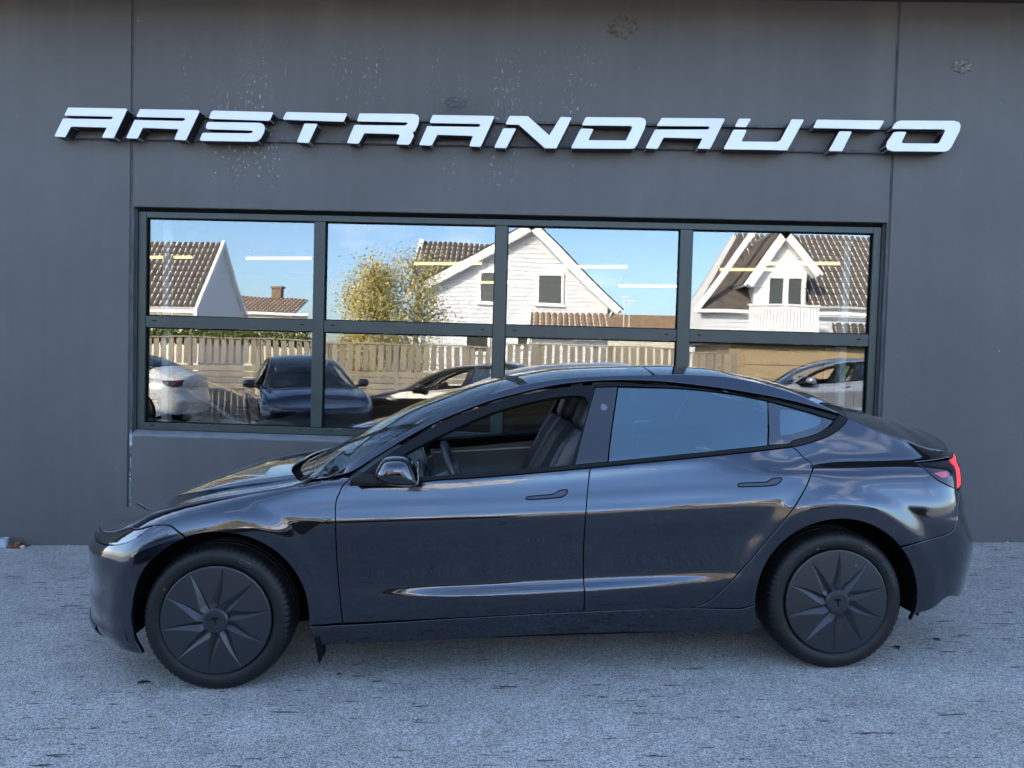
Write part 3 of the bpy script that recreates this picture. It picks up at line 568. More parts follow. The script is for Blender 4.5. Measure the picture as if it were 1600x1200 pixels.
        # return lip inside the arch edge
    mb = MB().box((-.60, -.56, .19), (3.50, .56, .215)).box((-.55, -.60, .20), (-.45, .60, .55)).box((.43, -.84, .185), (2.43, .84, .26)); mb.build('underbody', LINER, car)
    # front lip and rear diffuser
    lipf = lambda s, v: (lambda u, z: SP(u, z, .010*np.sin(np.pi*np.clip(s, 0, 1))))(-1.295+.62*(v+1)/2, .19+.075*s)
    for sg in (1,):
        o = sheet('front_lip', lipf, 6, 40, PAINT, car, rim=False); mirrored(o)
    dif = MB(); 
    pr = [(3.30, -.74, .27), (3.42, -.66, .25), (3.56, -.54, .24), (3.66, -.30, .235)]
    pr2 = [(3.30, -.80, .30), (3.44, -.73, .32), (3.60, -.60, .34), (3.70, -.32, .34)]
    k = 0
    vs_ = []
    for a_, b_ in zip(pr, pr2): vs_ += [a_, b_]
    vs_ += [(3.68, 0, .235), (3.73, 0, .34)]
    dif.add(vs_, [(2*i, 2*i+2, 2*i+3, 2*i+1) for i in range(4)]); o = dif.build('diffuser', SATIN, car, smooth=True); mirrored(o)
    # mud flap behind the front wheel
    mf = MB(); mf.prism([(.415, .30), (.43, .27), (.452, .10), (.470, .135), (.455, .29)], -.885, -.80); o = mf.build('mud_flap', LINER, car, bevel=.002)
    # wheels
    for front, x in ((True, 0.0), (False, 2.875)):
        w = build_wheel('wheel', car, front); w.location = (x, 0, .325)
        c = w.copy(); col.objects.link(c); c.parent = car; c.matrix_basis = Matrix.Translation((x, 0, .325)) @ Matrix.Diagonal((1, -1, 1, 1))
        def cp_children(a, b):
            for ch in list(a.children):
                if ch is b: continue
                d = ch.copy(); col.objects.link(d); d.parent = b
                for g in list(ch.children):
                    e = g.copy(); col.objects.link(e); e.parent = d
        cp_children(w, c)
    # mirrors
    prof = [(.744, 1.035), (.790, 1.043), (.832, 1.041), (.862, 1.028), (.886, .985), (.896, .942), (.893, .931), (.80, .929), (.752, .938), (.712, .957), (.706, .975), (.720, 1.008)]
    L = spline_loop(prof, .012, corner=200); cx, cz = .800, .985
    rings = [(-.925, .62, .012), (-.930, .84, .006), (-.945, .95, .0), (-.98, 1.0, 0), (-1.02, .99, 0), (-1.055, .93, .0), (-1.082, .80, .0), (-1.098, .58, .0), (-1.106, .30, 0)]
    mb = MB(); n = len(L)
    for (y, sc, dz) in rings:
        for p in L:
            fx = (p[0]-cx)*sc + cx + (-.0+(1-sc)*.012); mb.v.append((fx, y, (p[1]-cz)*sc*1.10 + cz + dz))
    for i in range(len(rings)-1):
        for j in range(n): mb.f.append((i*n+j, i*n+(j+1) % n, (i+1)*n+(j+1) % n, (i+1)*n+j)); mb.mi.append(0)
    mb.f.append(tuple(range(n))[::-1]); mb.mi.append(0); mb.f.append(tuple((len(rings)-1)*n+j for j in range(n))); mb.mi.append(0)
    mir = mb.mesh('wing_mirror', [PAINT], smooth=True, angle=60)
    bm = bmesh.new(); bm.from_mesh(mir); bmesh.ops.recalc_face_normals(bm, faces=bm.faces); bm.to_mesh(mir); bm.free()
    o = link('wing_mirror', mir, car); o.location = (.034, 0, .018)
    mb = MB().prism([(.600, .955), (.655, .963), (.72, .960), (.78, .945), (.888, .944), (.894, .926), (.87, .922), (.76, .921), (.66, .925), (.595, .924)], -1.02, -.845)
    s1 = mb.build('mirror_foot', SATIN, o, bevel=.006, smooth=True, angle=40)
    MB().box((.893, -1.06, .945), (.899, -.945, 1.03)).build('mirror_glass', CHROME, o, bevel=.002)
    m2 = mirrored(o)
    for ch in list(o.children):
        d = ch.copy(); col.objects.link(d); d.parent = m2
    # cabin
    rbox((.50, -.70, .20), (3.1, .70, .26), .01, TRIM_IN, 'cabin_floor', car)
    dash = MB().prism([(.45, .30), (.45, .90), (.62, .925), (.86, .90), (.90, .86), (.88, .80), (.80, .74), (.80, .30)], -.74, .74).build('dashboard', TRIM_IN, car, bevel=.02, segs=3, smooth=True)
    MB().prism([(.868, .842), (.895, .842), (.897, .858), (.868, .858)], -.72, .72).build('dash_strip', SEAT_GREY, dash)
    scr = MB().box((-.006, -.19, -.115), (.006, .19, .115)).build('touchscreen', SCREEN, dash, bevel=.005); scr.matrix_basis = Matrix.Translation((.90, 0.0, .955)) @ Matrix.Rotation(math.radians(-14), 4, 'Y')
    st = MB(); ring = [(0, .182*math.cos(a), .172*math.sin(a)) for a in np.linspace(0, 2*math.pi, 41)]
    st.tube(ring, .017, 10, cap=False); st.box((-.02, -.07, -.05), (.03, .07, .055)); st.box((-.012, -.17, -.02), (.012, .17, .012)); st.box((-.012, -.02, -.16), (.012, .02, 0))
    sw = st.build('steering_wheel', SEAT, car, smooth=True, angle=50); sw.matrix_basis = Matrix.Translation((1.075, -.37, .885)) @ Matrix.Rotation(math.radians(-22), 4, 'Y')
    MB().tube([(.86, -.37, .80), (1.05, -.37, .875)], .035, 12).build('steering_column', TRIM_IN, car, smooth=True)
    def seat(y, x0):
        s = rbox((x0-.05, y-.25, .40), (x0+.50, y+.25, .58), .06, SEAT, 'front_seat', car)
        T = Matrix.Translation((x0+.50, y, .55)) @ Matrix.Rotation(math.radians(24), 4, 'Y')
        q = MB()
        prf = [(-.07, 0), (-.095, .15), (-.085, .32), (-.07, .50), (-.045, .60), (.03, .61), (.06, .50), (.08, .25), (.08, 0)]
        for yy, sc, dx in ((-.25, .7, -.03), (-.235, .95, -.035), (-.17, 1, -.03), (-.13, 1, 0), (.13, 1, 0), (.17, 1, -.03), (.235, .95, -.035), (.25, .7, -.03)):
            for p in prf: q.v.append((p[0]*sc+dx, yy*(1-.18*max(0, p[1]-.3)), .3+(p[1]-.3)*(1 if abs(yy) < .24 else .96)))
        m = len(prf)
        for i in range(7):
            for j in range(m): q.f.append((i*m+j, i*m+(j+1) % m, (i+1)*m+(j+1) % m, (i+1)*m+j)); q.mi.append(1 if (2 < i < 4 and j in (0, 1, 2)) else 0)
        q.f.append(tuple(range(m))[::-1]); q.f.append(tuple(7*m+j for j in range(m))); q.mi += [0, 0]
        bk = q.build('seat_back', [SEAT, SEAT_GREY], s, smooth=True, angle=55); bk.matrix_basis = T
        hr = rbox((-.075, -.135, .60), (.03, .135, .80), .045, SEAT, 'headrest', s, T)
    seat(-.37, 1.02); seat(.37, 1.02)
    rs = rbox((2.02, -.64, .42), (2.55, .64, .56), .06, SEAT, 'rear_seat', car)
    rbox((-.08, -.64, 0), (.08, .64, .62), .06, SEAT, 'rear_seat_back', rs, Matrix.Translation((2.58, 0, .52)) @ Matrix.Rotation(math.radians(27), 4, 'Y'))
    for y in (-.40, .40): rbox((-.05, -.13, .60), (.05, .13, .76), .04, SEAT, 'rear_headrest', rs, Matrix.Translation((2.58, y, .52)) @ Matrix.Rotation(math.radians(27), 4, 'Y'))
    # inner door skins and pillars
    def inner_skin(nm, poly, off, mat, du=.06):
        o = panel(nm, None, mat, car, off=off, gap=0, depth=-.004, du=du, dz=.05, poly=poly, step=.05, both=False, rnd=.001); me = o.data
        mirrored(o); return o
    inner_skin('door_lining', [(.56, .30), (1.70, .32), (1.72, .945), (1.1, .905), (.60, .895)], -.085, TRIM_IN)
    inner_skin('door_lining_top', [(.60, .875), (1.72, .905), (1.72, .965), (1.1, .928), (.64, .918)], -.060, SATIN)
    inner_skin('rear_door_lining', [(1.72, .32), (2.3, .36), (2.70, .90), (2.70, 1.02), (2.2, .985), (1.72, .95)], -.085, TRIM_IN)
    inner_skin('door_strip', [(.66, .868), (1.70, .902), (1.70, .910), (.66, .876)], -.095, PALE, .1)
    inner_skin('centre_pillar_lining', [(1.705, .93), (1.86, .94), (1.90, 1.36), (1.83, 1.36)], -.045, PALE)
    inner_skin('rear_pillar_lining', [(2.66, 1.02), (3.05, 1.10), (2.95, 1.16), (2.72, 1.30), (2.62, 1.31)], -.05, TRIM_IN)
    return car
# ---------------------------------------------------------------- ground
SLOPE = .0390
def gz(x):
    a = np.abs(x); t = np.clip((a-5)/4, 0, 1)
    return np.sign(x)*SLOPE*(np.minimum(a, 5) + 4*(t - t*t/2))
def asphalt():
    m = bpy.data.materials.new('worn_asphalt'); m.use_nodes = True; n, l = nodes_of(m); b = n['Principled BSDF']; b.inputs['Roughness'].default_value = .82; b.inputs['Specular IOR Level'].default_value = .3
    t = n.new('ShaderNodeTexCoord')
    def noise(sc, det, st=(1, 1, 1), rough=.5, loc=(0, 0, 0)):
        mp = n.new('ShaderNodeMapping'); mp.inputs['Scale'].default_value = st; mp.inputs['Location'].default_value = loc
        q = n.new('ShaderNodeTexNoise'); q.inputs['Scale'].default_value = sc; q.inputs['Detail'].default_value = det; q.inputs['Roughness'].default_value = rough
        l.new(t.outputs['Object'], mp.inputs['Vector']); l.new(mp.outputs['Vector'], q.inputs['Vector']); return q.outputs['Fac']
    def rng(v, a, b_, c, d):
        r = n.new('ShaderNodeMapRange'); r.inputs['From Min'].default_value = a; r.inputs['From Max'].default_value = b_; r.inputs['To Min'].default_value = c; r.inputs['To Max'].default_value = d
        l.new(v, r.inputs['Value']); return r.outputs['Result']
    def math_(op, a, b_):
        q = n.new('ShaderNodeMath'); q.operation = op
        for i, x in enumerate((a, b_)):
            if isinstance(x, float): q.inputs[i].default_value = x
            else: l.new(x, q.inputs[i])
        return q.outputs[0]
    vor = n.new('ShaderNodeTexVoronoi'); vor.inputs['Scale'].default_value = 190; l.new(t.outputs['Object'], vor.inputs['Vector'])
    sep = n.new('ShaderNodeSeparateColor'); l.new(vor.outputs['Color'], sep.inputs['Color'])
    grain = rng(sep.outputs['Red'], 0, 1, .44, 1.54)
    fine = rng(noise(420, 2), .3, .7, .55, 1.45)
    big = rng(noise(.55, 4), .35, .65, .90, 1.09); mid = rng(noise(5, 5), .3, .7, .88, 1.12)
    # dark ravelled streaks that run along the wall
    s1 = rng(noise(1.0, 6, (5.5, 34, 1), .62), .614, .65, 0, 1); s2 = rng(noise(.8, 3, (.5, 1.6, 1)), .40, .52, 0, 1)
    s3 = rng(noise(1.0, 5, (5, 17, 1), .6, (4, 9, 0)), .70, .74, 0, 1)
    streak = math_('MAXIMUM', math_('MULTIPLY', s1, s2), math_('MULTIPLY', s3, .8))
    k = math_('MULTIPLY', math_('MULTIPLY', grain, fine), math_('MULTIPLY', big, mid)); k = math_('MULTIPLY', k, math_('SUBTRACT', 1.0, math_('MULTIPLY', streak, .80)))
    x = n.new('ShaderNodeVectorMath'); x.operation = 'SCALE'; x.inputs[0].default_value = (.318, .298, .270); l.new(k, x.inputs['Scale']); l.new(x.outputs['Vector'], b.inputs['Base Color'])
    h = math_('ADD', math_('MULTIPLY', vor.outputs['Distance'], -1.0), math_('MULTIPLY', streak, -1.2))
    bp = n.new('ShaderNodeBump'); bp.inputs['Distance'].default_value = .004; bp.inputs['Strength'].default_value = .8; l.new(h, bp.inputs['Height']); l.new(bp.outputs['Normal'], b.inputs['Normal'])
    return m
ASPH = asphalt()
xs = np.r_[-400, -120, -40, -20, np.arange(-12, 12.01, .5), 20, 40, 120, 400]; ys = np.r_[-500, -150, -60, -30, -14, -8, -4, -2, 0.3, 12, 40, 150, 400]
mb = MB()
for x in xs:
    for y in ys: mb.v.append((x, y, float(gz(x))))
for i in range(len(xs)-1):
    for j in range(len(ys)-1): mb.f.append((i*len(ys)+j, (i+1)*len(ys)+j, (i+1)*len(ys)+j+1, i*len(ys)+j+1)); mb.mi.append(0)
tag(mb.build('ground', ASPH, smooth=True), kind='structure')

# ---------------------------------------------------------------- building
def render_wall():
    m = bpy.data.materials.new('painted_render'); m.use_nodes = True; n, l = nodes_of(m); b = n['Principled BSDF']; b.inputs['Roughness'].default_value = .62; b.inputs['Specular IOR Level'].default_value = .35
    t = n.new('ShaderNodeTexCoord')
    def noise(sc, det, st=(1, 1, 1), rough=.5):
        mp = n.new('ShaderNodeMapping'); mp.inputs['Scale'].default_value = st
        q = n.new('ShaderNodeTexNoise'); q.inputs['Scale'].default_value = sc; q.inputs['Detail'].default_value = det; q.inputs['Roughness'].default_value = rough
        l.new(t.outputs['Object'], mp.inputs['Vector']); l.new(mp.outputs['Vector'], q.inputs['Vector']); return q.outputs['Fac']
    def rng(v, a, b_, c, d, smooth=False):
        r = n.new('ShaderNodeMapRange'); r.inputs['From Min'].default_value = a; r.inputs['From Max'].default_value = b_; r.inputs['To Min'].default_value = c; r.inputs['To Max'].default_value = d
        if smooth: r.interpolation_type = 'SMOOTHSTEP'
        l.new(v, r.inputs['Value']); return r.outputs['Result']
    def math_(op, a, b_):
        q = n.new('ShaderNodeMath'); q.operation = op
        for i, x in enumerate((a, b_)):
            if isinstance(x, float): q.inputs[i].default_value = x
            else: l.new(x, q.inputs[i])
        return q.outputs[0]
    sx = n.new('ShaderNodeSeparateXYZ'); l.new(t.outputs['Object'], sx.inputs[0])
    cloud = rng(noise(.8, 5), .3, .7, .86, 1.14); run = rng(noise(1, 5, (9, 1, .5)), .3, .7, .955, 1.045)
    base = n.new('ShaderNodeVectorMath'); base.operation = 'SCALE'; base.inputs[0].default_value = (.071, .069, .068); l.new(math_('MULTIPLY', cloud, run), base.inputs['Scale'])
    # flaked paint specks below and above the letters, in drips
    zone = math_('MULTIPLY', rng(sx.outputs['Z'], 2.75, 3.0, 0, 1, True), rng(sx.outputs['Z'], 3.75, 4.05, 1, 0, True))
    zone = math_('MULTIPLY', zone, math_('MULTIPLY', rng(sx.outputs['X'], -3.2, -2.6, 0, 1, True), rng(sx.outputs['X'], .2, .9, 1, 0, True)))
    drip = rng(noise(1, 3, (2.4, 1, .55)), .47, .60, 0, 1); speck = rng(noise(30, 4, (1.5, 1, .75), .65), .608, .645, 0, 1)
    zf = math_('MULTIPLY', math_('MULTIPLY', zone, drip), speck)
    low = math_('MULTIPLY', rng(noise(26, 3, (1, 1, .8), .6), .735, .75, 0, .6), 1.0)
    sp = math_('MINIMUM', math_('ADD', zf, low), 1.0)
    mx = n.new('ShaderNodeMix'); mx.data_type = 'RGBA'; l.new(sp, mx.inputs['Factor']); l.new(base.outputs['Vector'], mx.inputs['A']); mx.inputs['B'].default_value = (.29, .30, .31, 1)
    # brown vertical streaks, stronger towards the eave
    st = math_('MULTIPLY', rng(noise(1, 4, (3.2, 1, .35)), .52, .70, 0, .55), rng(sx.outputs['Z'], 3.5, 4.3, 0, 1, True))
    mx2 = n.new('ShaderNodeMix'); mx2.data_type = 'RGBA'; l.new(st, mx2.inputs['Factor']); l.new(mx.outputs['Result'], mx2.inputs['A']); mx2.inputs['B'].default_value = (.10, .092, .082, 1)
    l.new(mx2.outputs['Result'], b.inputs['Base Color'])
    bp = n.new('ShaderNodeBump'); bp.inputs['Distance'].default_value = .0018; bp.inputs['Strength'].default_value = .6; l.new(noise(42, 5), bp.inputs['Height']); l.new(bp.outputs['Normal'], b.inputs['Normal'])
    return m
WALL = render_wall()
SEAM = pmat('joint_sealant', (.05, .052, .056), rough=.8, vary=(22, .5, (1, 1, .2)))
FRAME = pmat('green_window_frame', (.0100, .0205, .0182), rough=.42, vary=(7, .22, (1, 1, 1)), bump=(60, .0003))
FRAME_SIDE = pmat('reveal_grey', (.024, .026, .029), rough=.6, vary=(9, .3, (1, 1, .3)))
SILLM = pmat('sill_render', (.125, .13, .14), rough=.6, vary=(10, .18, (1, 1, 1)))
PANE = mirror_glass('window_pane', .085, (.80, .84, .82), wav=(1.4, .0010), gloss=(.93, .95, 1))
SOFFIT = pmat('soffit_boards', (.16, .125, .095), rough=.7, vary=(3, .2, (8, 1, 1)))
FASCIA = pmat('fascia_black', (.012, .012, .013), rough=.5)
INWALL = pmat('tan_inner_wall', (.46, .37, .24), rough=.8, vary=(1.2, .10, (1, 1, 1)))
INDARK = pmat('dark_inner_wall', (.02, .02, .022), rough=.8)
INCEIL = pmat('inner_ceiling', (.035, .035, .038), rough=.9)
INFLOOR = pmat('inner_floor', (.30, .29, .27), rough=.35)
INWHITE = pmat('white_inner_post', (.72, .76, .76), rough=.6)
BX0, BX1, BTOP, BDEP = -17.0, 15.0, 4.36, 12.0
XL, XRr = -3.302, 2.747                                            # the two panel joints
bld = tag(empty('showroom_building', (0, 0, 0)), 'charcoal rendered showroom facade with a wide eight pane window', 'building')
def slab(name, x0, x1, z0, z1, mat=WALL, y0=0.0, y1=.16, bev=.006):
    return MB().box((x0, y0, z0), (x1, y1, z1)).build(name, mat, bld, bevel=bev, segs=2)
slab('wall_panel', BX0, XL-.013, -1.2, BTOP); slab('wall_panel', XRr+.010, BX1, -1.2, BTOP)
slab('wall_panel', XL+.013, XRr-.010, 2.637, BTOP)
slab('wall_panel', XL+.016, XRr-.010, -1.2, .768)
# sloping render sill
MB().prism([(.0, .768), (.16, .768), (.16, .835), (.055, .822), (-.003, .790)], XL+.02, XRr-.012, axes=(1, 2, 0)).build('window_ledge', SILLM, bld, bevel=.004)
MB().box((XL-.016, .012, -1.2), (XL+.018, .10, BTOP-.01)).build('joint', SEAM, bld); MB().box((XRr-.014, .010, -1.2), (XRr+.013, .10, BTOP-.01)).build('joint', SEAM, bld)
# crumbled sealant in the lower left joint
mb = MB()
for k in range(46):
    z = RNG.uniform(-.05, .80); w = RNG.uniform(.003, .009); h = RNG.uniform(.01, .06)
    mb.box((XL+.004+RNG.uniform(0, .008), .002, z), (XL+.004+w+.006, .02, z+h))
mb.box((XL+.006, -.002, .70), (XL+.028, .02, .79))
tag(mb.build('crumbling_sealant', pmat('pale_sealant', (.27, .31, .34), rough=.8, vary=(30, .4, (1, 1, 1))), bld, bevel=.002), kind='stuff')
MB().box((BX0, .0, BTOP+.004), (BX1, .16, BTOP+.5)).build('parapet', WALL, bld)
MB().box((BX0, BDEP-.2, -1.2), (BX1, BDEP, BTOP+.3)).box((BX0, .17, -1.2), (BX0+.2, BDEP-.21, BTOP+.3)).box((BX1-.2, .17, -1.2), (BX1, BDEP-.21, BTOP+.3)).build('outer_wall', WALL, bld)
# eave with soffit boards
nb = 5; ey = -.85
for k in range(nb):
    a = -.004 + (ey+.02)*k/nb; c = -.004 + (ey+.02)*(k+1)/nb + .006
    MB().box((BX0, c, BTOP+.0), (BX1, a, BTOP+.022)).build('soffit_board', SOFFIT, bld, bevel=.003)
MB().box((BX0-.1, ey-.02, BTOP-.06), (BX1+.1, ey+.015, BTOP+.26)).build('fascia', FASCIA, bld, bevel=.004)
MB().box((BX0, -.012, BTOP-.018), (BX1, -.0005, BTOP-.001)).build('eave_batten', FASCIA, bld)
MB().box((BX0-.1, ey-.05, BTOP+.264), (BX1+.1, BDEP+.2, BTOP+.33)).build('roof', FASCIA, bld)
# plaster repairs
for (px, pz, r, cc, nm) in ((.611, 4.121, .098, (.075, .070, .062), 31), (3.245, 3.852, .066, (.11, .108, .103), 32)):
    th = np.linspace(0, 2*np.pi, 28, endpoint=False); rr = r*(1+.22*RNG.randn(28)*.6); mb = MB(); mb.v.append((px, -.004, pz))
    for ring, f in ((1, .5), (2, .85), (3, 1.0)):
        for i, a in enumerate(th): mb.v.append((px+rr[i]*f*1.2*math.cos(a), -.011+RNG.uniform(-.006, .005) if ring < 3 else .001, pz+rr[i]*f*.85*math.sin(a)))
    for i in range(28):
        j = (i+1) % 28; mb.f.append((0, 1+j, 1+i)); mb.mi.append(0)
        for q in (0, 1): mb.f.append((1+q*28+i, 1+q*28+j, 1+(q+1)*28+j, 1+(q+1)*28+i)); mb.mi.append(0)
    mb.build('plaster_patch', pmat('rough_plaster', cc, rough=.9, bump=(60, .006), vary=(40, .5, (1, 1, 1))), bld)
# window frame
WX0, WX1, WZ0, WZ1 = -3.286, 2.737, .823, 2.634
FY0, FY1 = .052, .118
win = empty('window', (0, 0, 0)); win.parent = bld
def bar(name, x0, x1, z0, z1, y0=FY0, y1=FY1, mat=FRAME, bev=.004): return MB().box((x0, y0, z0), (x1, y1, z1)).build(name, mat, win, bevel=bev, segs=2)
vx = [(-3.268, -3.206), (-1.820, -1.728), (-.344, -.247), (1.134, 1.235), (2.655, 2.714)]
zb, zt, zm0, zm1 = .884, 2.561, 1.666, 1.763
bar('frame_jamb', vx[0][0], vx[0][1], WZ0+.002, 2.612); bar('frame_jamb', vx[4][0], vx[4][1], WZ0+.002, 2.612)
for a, c in vx[1:4]: bar('mullion', a, c, zb+.001, zt-.001, FY0-.004)
bar('frame_head', vx[0][1]+.001, vx[4][0]-.001, zt, 2.612); bar('frame_sill', vx[0][1]+.001, vx[4][0]-.001, WZ0+.001, zb, FY0-.008)
for i in range(4): bar('transom', vx[i][1]+.001, vx[i+1][0]-.001, zm0, zm1, FY0+.002)
bar('frame_outer', WX0, vx[0][0]-.002, WZ0, WZ1, .04, .13, FRAME_SIDE, .003); bar('frame_outer', vx[4][1]+.002, WX1, WZ0, WZ1, .04, .13, FRAME_SIDE, .003)
bar('frame_outer', vx[0][0], vx[4][1], 2.614, 2.633, .045, .13, PIT, .002)
# drain slots in the transoms and the sill
mb = MB()
for i in range(4):
    for x in (vx[i][1]+.06, vx[i+1][0]-.10):
        for z in (1.722, .862): mb.box((x, FY0-.0095 if z < 1 else FY0+.0005, z-.004), (x+.032, FY0+.01, z+.004))
tag(mb.build('drain_slots', PIT, win), kind='stuff')
mb = MB()
for k in range(60):
    i = RNG.randint(0, 4); x = RNG.uniform(vx[i][1], vx[i+1][0]); z = zm0+.002 if RNG.rand() < .5 else zb-.002; w = RNG.uniform(.005, .05)
    mb.box((x, FY0-.0005 if z > 1 else FY0-.0092, z-.001), (x+w, FY0+.003, z+.0022))
tag(mb.build('paint_chips', SILLM, win), kind='stuff')
tilt = [(.10, -.05), (.16, .12), (-.10, .06), (.05, -.15), (.25, .05), (.14, -.10), (-.05, .12), (.2, -.05)]
for i in range(4):
    for q, (z0, z1) in enumerate(((zb, zm0), (zm1, zt))):
        x0, x1 = vx[i][1], vx[i+1][0]; cx, cz = (x0+x1)/2, (z0+z1)/2; hw, hh = (x1-x0)/2-.001, (z1-z0)/2-.001
        o = MB().box((-hw, -.003, -hh), (hw, .003, hh)).build('pane', PANE, win)
        a, c = tilt[i*2+q]; o.location = (cx, .092, cz); o.rotation_euler = (math.radians(a)*.6, 0, math.radians(c)*.6)
        o.data.polygons.foreach_set('use_smooth', [False]*6)
        g = .006; gk = MB()
        for lo, hi in (((-hw, -.012, -hh), (hw, .0, -hh+g)), ((-hw, -.012, hh-g), (hw, .0, hh)), ((-hw, -.0125, -hh+g), (-hw+g, .0, hh-g)), ((hw-g, -.0125, -hh+g), (hw, .0, hh-g))): gk.box(lo, hi)
        k = gk.build('gasket', PIT, win); k.location = (cx, .088, cz)
# the room behind the glass
MB().box((-8, .17, -.17), (8, 11, -.14)).build('showroom_floor', INFLOOR, bld)
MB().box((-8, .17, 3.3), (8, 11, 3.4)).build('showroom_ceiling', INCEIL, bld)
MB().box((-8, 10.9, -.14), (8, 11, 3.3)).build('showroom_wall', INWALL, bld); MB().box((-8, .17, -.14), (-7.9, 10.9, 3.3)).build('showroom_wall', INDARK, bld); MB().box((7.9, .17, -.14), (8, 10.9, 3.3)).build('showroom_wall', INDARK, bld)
MB().box((-8, 10.84, 1.95), (8, 10.89, 3.3)).build('showroom_bulkhead', INDARK, bld)
MB().box((-6.2, 10.80, -.13), (-4.9, 10.88, 1.94)).build('dark_doorway', INDARK, bld); MB().box((3.6, 10.80, -.13), (6.6, 10.88, 1.94)).build('dark_doorway', INDARK, bld)
gd = MB()
for k in range(5): gd.box((-.6, 10.79, .1+.36*k), (3.2, 10.88, .1+.36*k+.345))
gd.build('roller_door', INWALL, bld, bevel=.01)
for x in (-3.17, 2.56): MB().box((x-.025, .30, -.13), (x+.028, .38, 3.29)).build('blind_post', INWHITE, bld)
TUBE = pmat('lit_tube', (.9, .85, .7), emit=((1, .72, .30), .55)); TUBE_B = pmat('tube_housing', (.5, .5, .5), rough=.5)
tubes = [(-6.56, 6.61), (-4.42, 6.41), (-1.54, 6.56), (.92, 6.54), (-.61, 9.33), (2.31, 9.36), (3.67, 6.41), (4.17, 5.57)]
where = ['over the far left of the showroom', 'before the white post side', 'left of the middle', 'right of the middle', 'deep in the middle of the showroom', 'deep in the right half', 'over the right half', 'nearest the right end pane']
for k, (x, y) in enumerate(tubes):
    t = empty('tube_light', (x, y, 3.1), -.17); tag(t, 'glowing warm tube light on the showroom ceiling, ' + where[k], 'ceiling light', 'tube lights on the showroom ceiling')
    MB().tube([(-.6, 0, 0), (.6, 0, 0)], .020, 10).build('tube', TUBE, t, smooth=True, angle=50)
    MB().box((-.62, -.03, .03), (.62, .03, .07)).box((-.5, -.01, .07), (-.48, .01, .2)).box((.48, -.01, .07), (.5, .01, .2)).build('housing', TUBE_B, t)
# dark stair inside, at the right
MB().tube([(3.4, 9.6, 1.05), (5.2, 9.6, 2.4)], .03, 8).build('stair_rail', INDARK, bld)
mb = MB()
for k in range(8): mb.box((3.9+.22*k, 9.7, .1+.24*k), (4.25+.22*k, 10.6, .16+.24*k))
mb.build('stair_tread', INDARK, bld)

# ---------------------------------------------------------------- sign
SIGNF = pmat('sign_white', (.58, .59, .60), rough=.34, spec=.5, vary=(3, .04, (1, 1, 1))); SIGNS = pmat('sign_returns', (.010, .010, .011), rough=.45)
LET = {
 'A1': (0, [[(148,121),(438,126),(444,133),(378,271),(372,275),(322,273),(318,267),(341,222),(163,217),(136,266),(130,270),(84,267),(80,262),(122,176),(360,180),(371,175),(368,167),(133,162),(130,157)]]),
 'A2': (0, [[(507,129),(798,134),(806,141),(740,280),(734,285),(684,283),(679,277),(700,230),(522,223),(497,273),(490,277),(443,275),(439,270),(480,183),(722,188),(733,182),(729,174),(493,169),(489,165)]]),
 'S1': (0, [[(873,136),(1170,144),(1174,150),(1158,184),(1150,188),(857,178),(852,172),(863,144)], [(850,193),(1105,197),(1124,204),(1133,222),(1128,246),(1112,276),(1094,290),(1074,293),(812,288),(806,280),(818,252),(824,247),(1050,250),(1068,247),(1072,241),(1064,237),(846,230),(836,224),(838,208),(843,198)]]),
 'T1': (0, [[(1243,143),(1540,150),(1543,156),(1527,190),(1520,193),(1226,182),(1222,177),(1237,147)], [(1332,201),(1392,202),(1394,208),(1354,294),(1347,299),(1296,296),(1293,290),(1328,205)]]),
 'R1': (1, [[(135,150),(405,153),(425,160),(432,175),(428,205),(412,238),(399,246),(406,262),(388,300),(376,308),(322,306),(318,300),(334,262),(330,255),(158,250),(132,298),(125,303),(75,300),(71,295),(108,208),(360,211),(374,203),(370,196),(125,191),(121,186),(132,153)]]),
 'A3': (1, [[(500,158),(803,163),(808,169),(742,313),(736,318),(687,316),(683,310),(700,264),(523,258),(497,308),(490,312),(436,310),(432,305),(472,214),(728,218),(738,211),(734,204),(488,199),(484,194)]]),
 'N1': (1, [[(855,225),(913,225),(916,229),(870,320),(864,325),(810,323),(808,318),(851,228)], [(888,163),(975,164),(1082,260),(1137,172),(1140,168),(1190,170),(1194,175),(1120,322),(1116,326),(1060,325),(930,208),(868,206),(864,202),(882,166)]]),
 'D1': (1, [[(1268,169),(1540,171),(1560,178),(1567,195),(1560,225),(1520,310),(1508,325),(1490,328),(1195,326),(1192,320),(1238,230),(1245,226),(1300,228),(1303,232),(1278,284),(1465,286),(1497,222),(1493,214),(1250,211),(1246,207),(1264,172)]]),
 'A4': (2, [[(155,154),(432,157),(436,162),(372,290),(366,294),(318,292),(315,287),(336,247),(163,243),(138,289),(131,293),(86,291),(83,286),(125,206),(358,206),(368,200),(365,193),(137,191),(133,187)]]),
 'U1': (2, [[(503,158),(548,158),(552,162),(533,193),(527,196),(485,195),(481,190),(497,161)], [(480,207),(530,208),(533,212),(510,260),(670,262),(684,255),(732,164),(738,161),(785,162),(788,166),(716,297),(711,300),(665,299),(645,298),(435,295),(431,290),(474,209)]]),
 'T2': (2, [[(850,162),(1143,166),(1147,170),(1128,203),(1122,206),(835,200),(831,196),(846,165)], [(950,214),(1001,215),(1003,219),(962,300),(957,304),(905,303),(901,298),(946,217)]]),
 'O1': (2, [[(1222,166),(1462,167),(1483,174),(1490,190),(1484,215),(1448,285),(1435,300),(1418,306),(1185,304),(1163,297),(1155,280),(1162,258),(1190,219),(1210,216),(1243,217),(1247,221),(1226,262),(1232,268),(1385,269),(1393,265),(1420,212),(1414,206),(1187,204),(1183,200),(1190,185),(1205,171)]]),
}
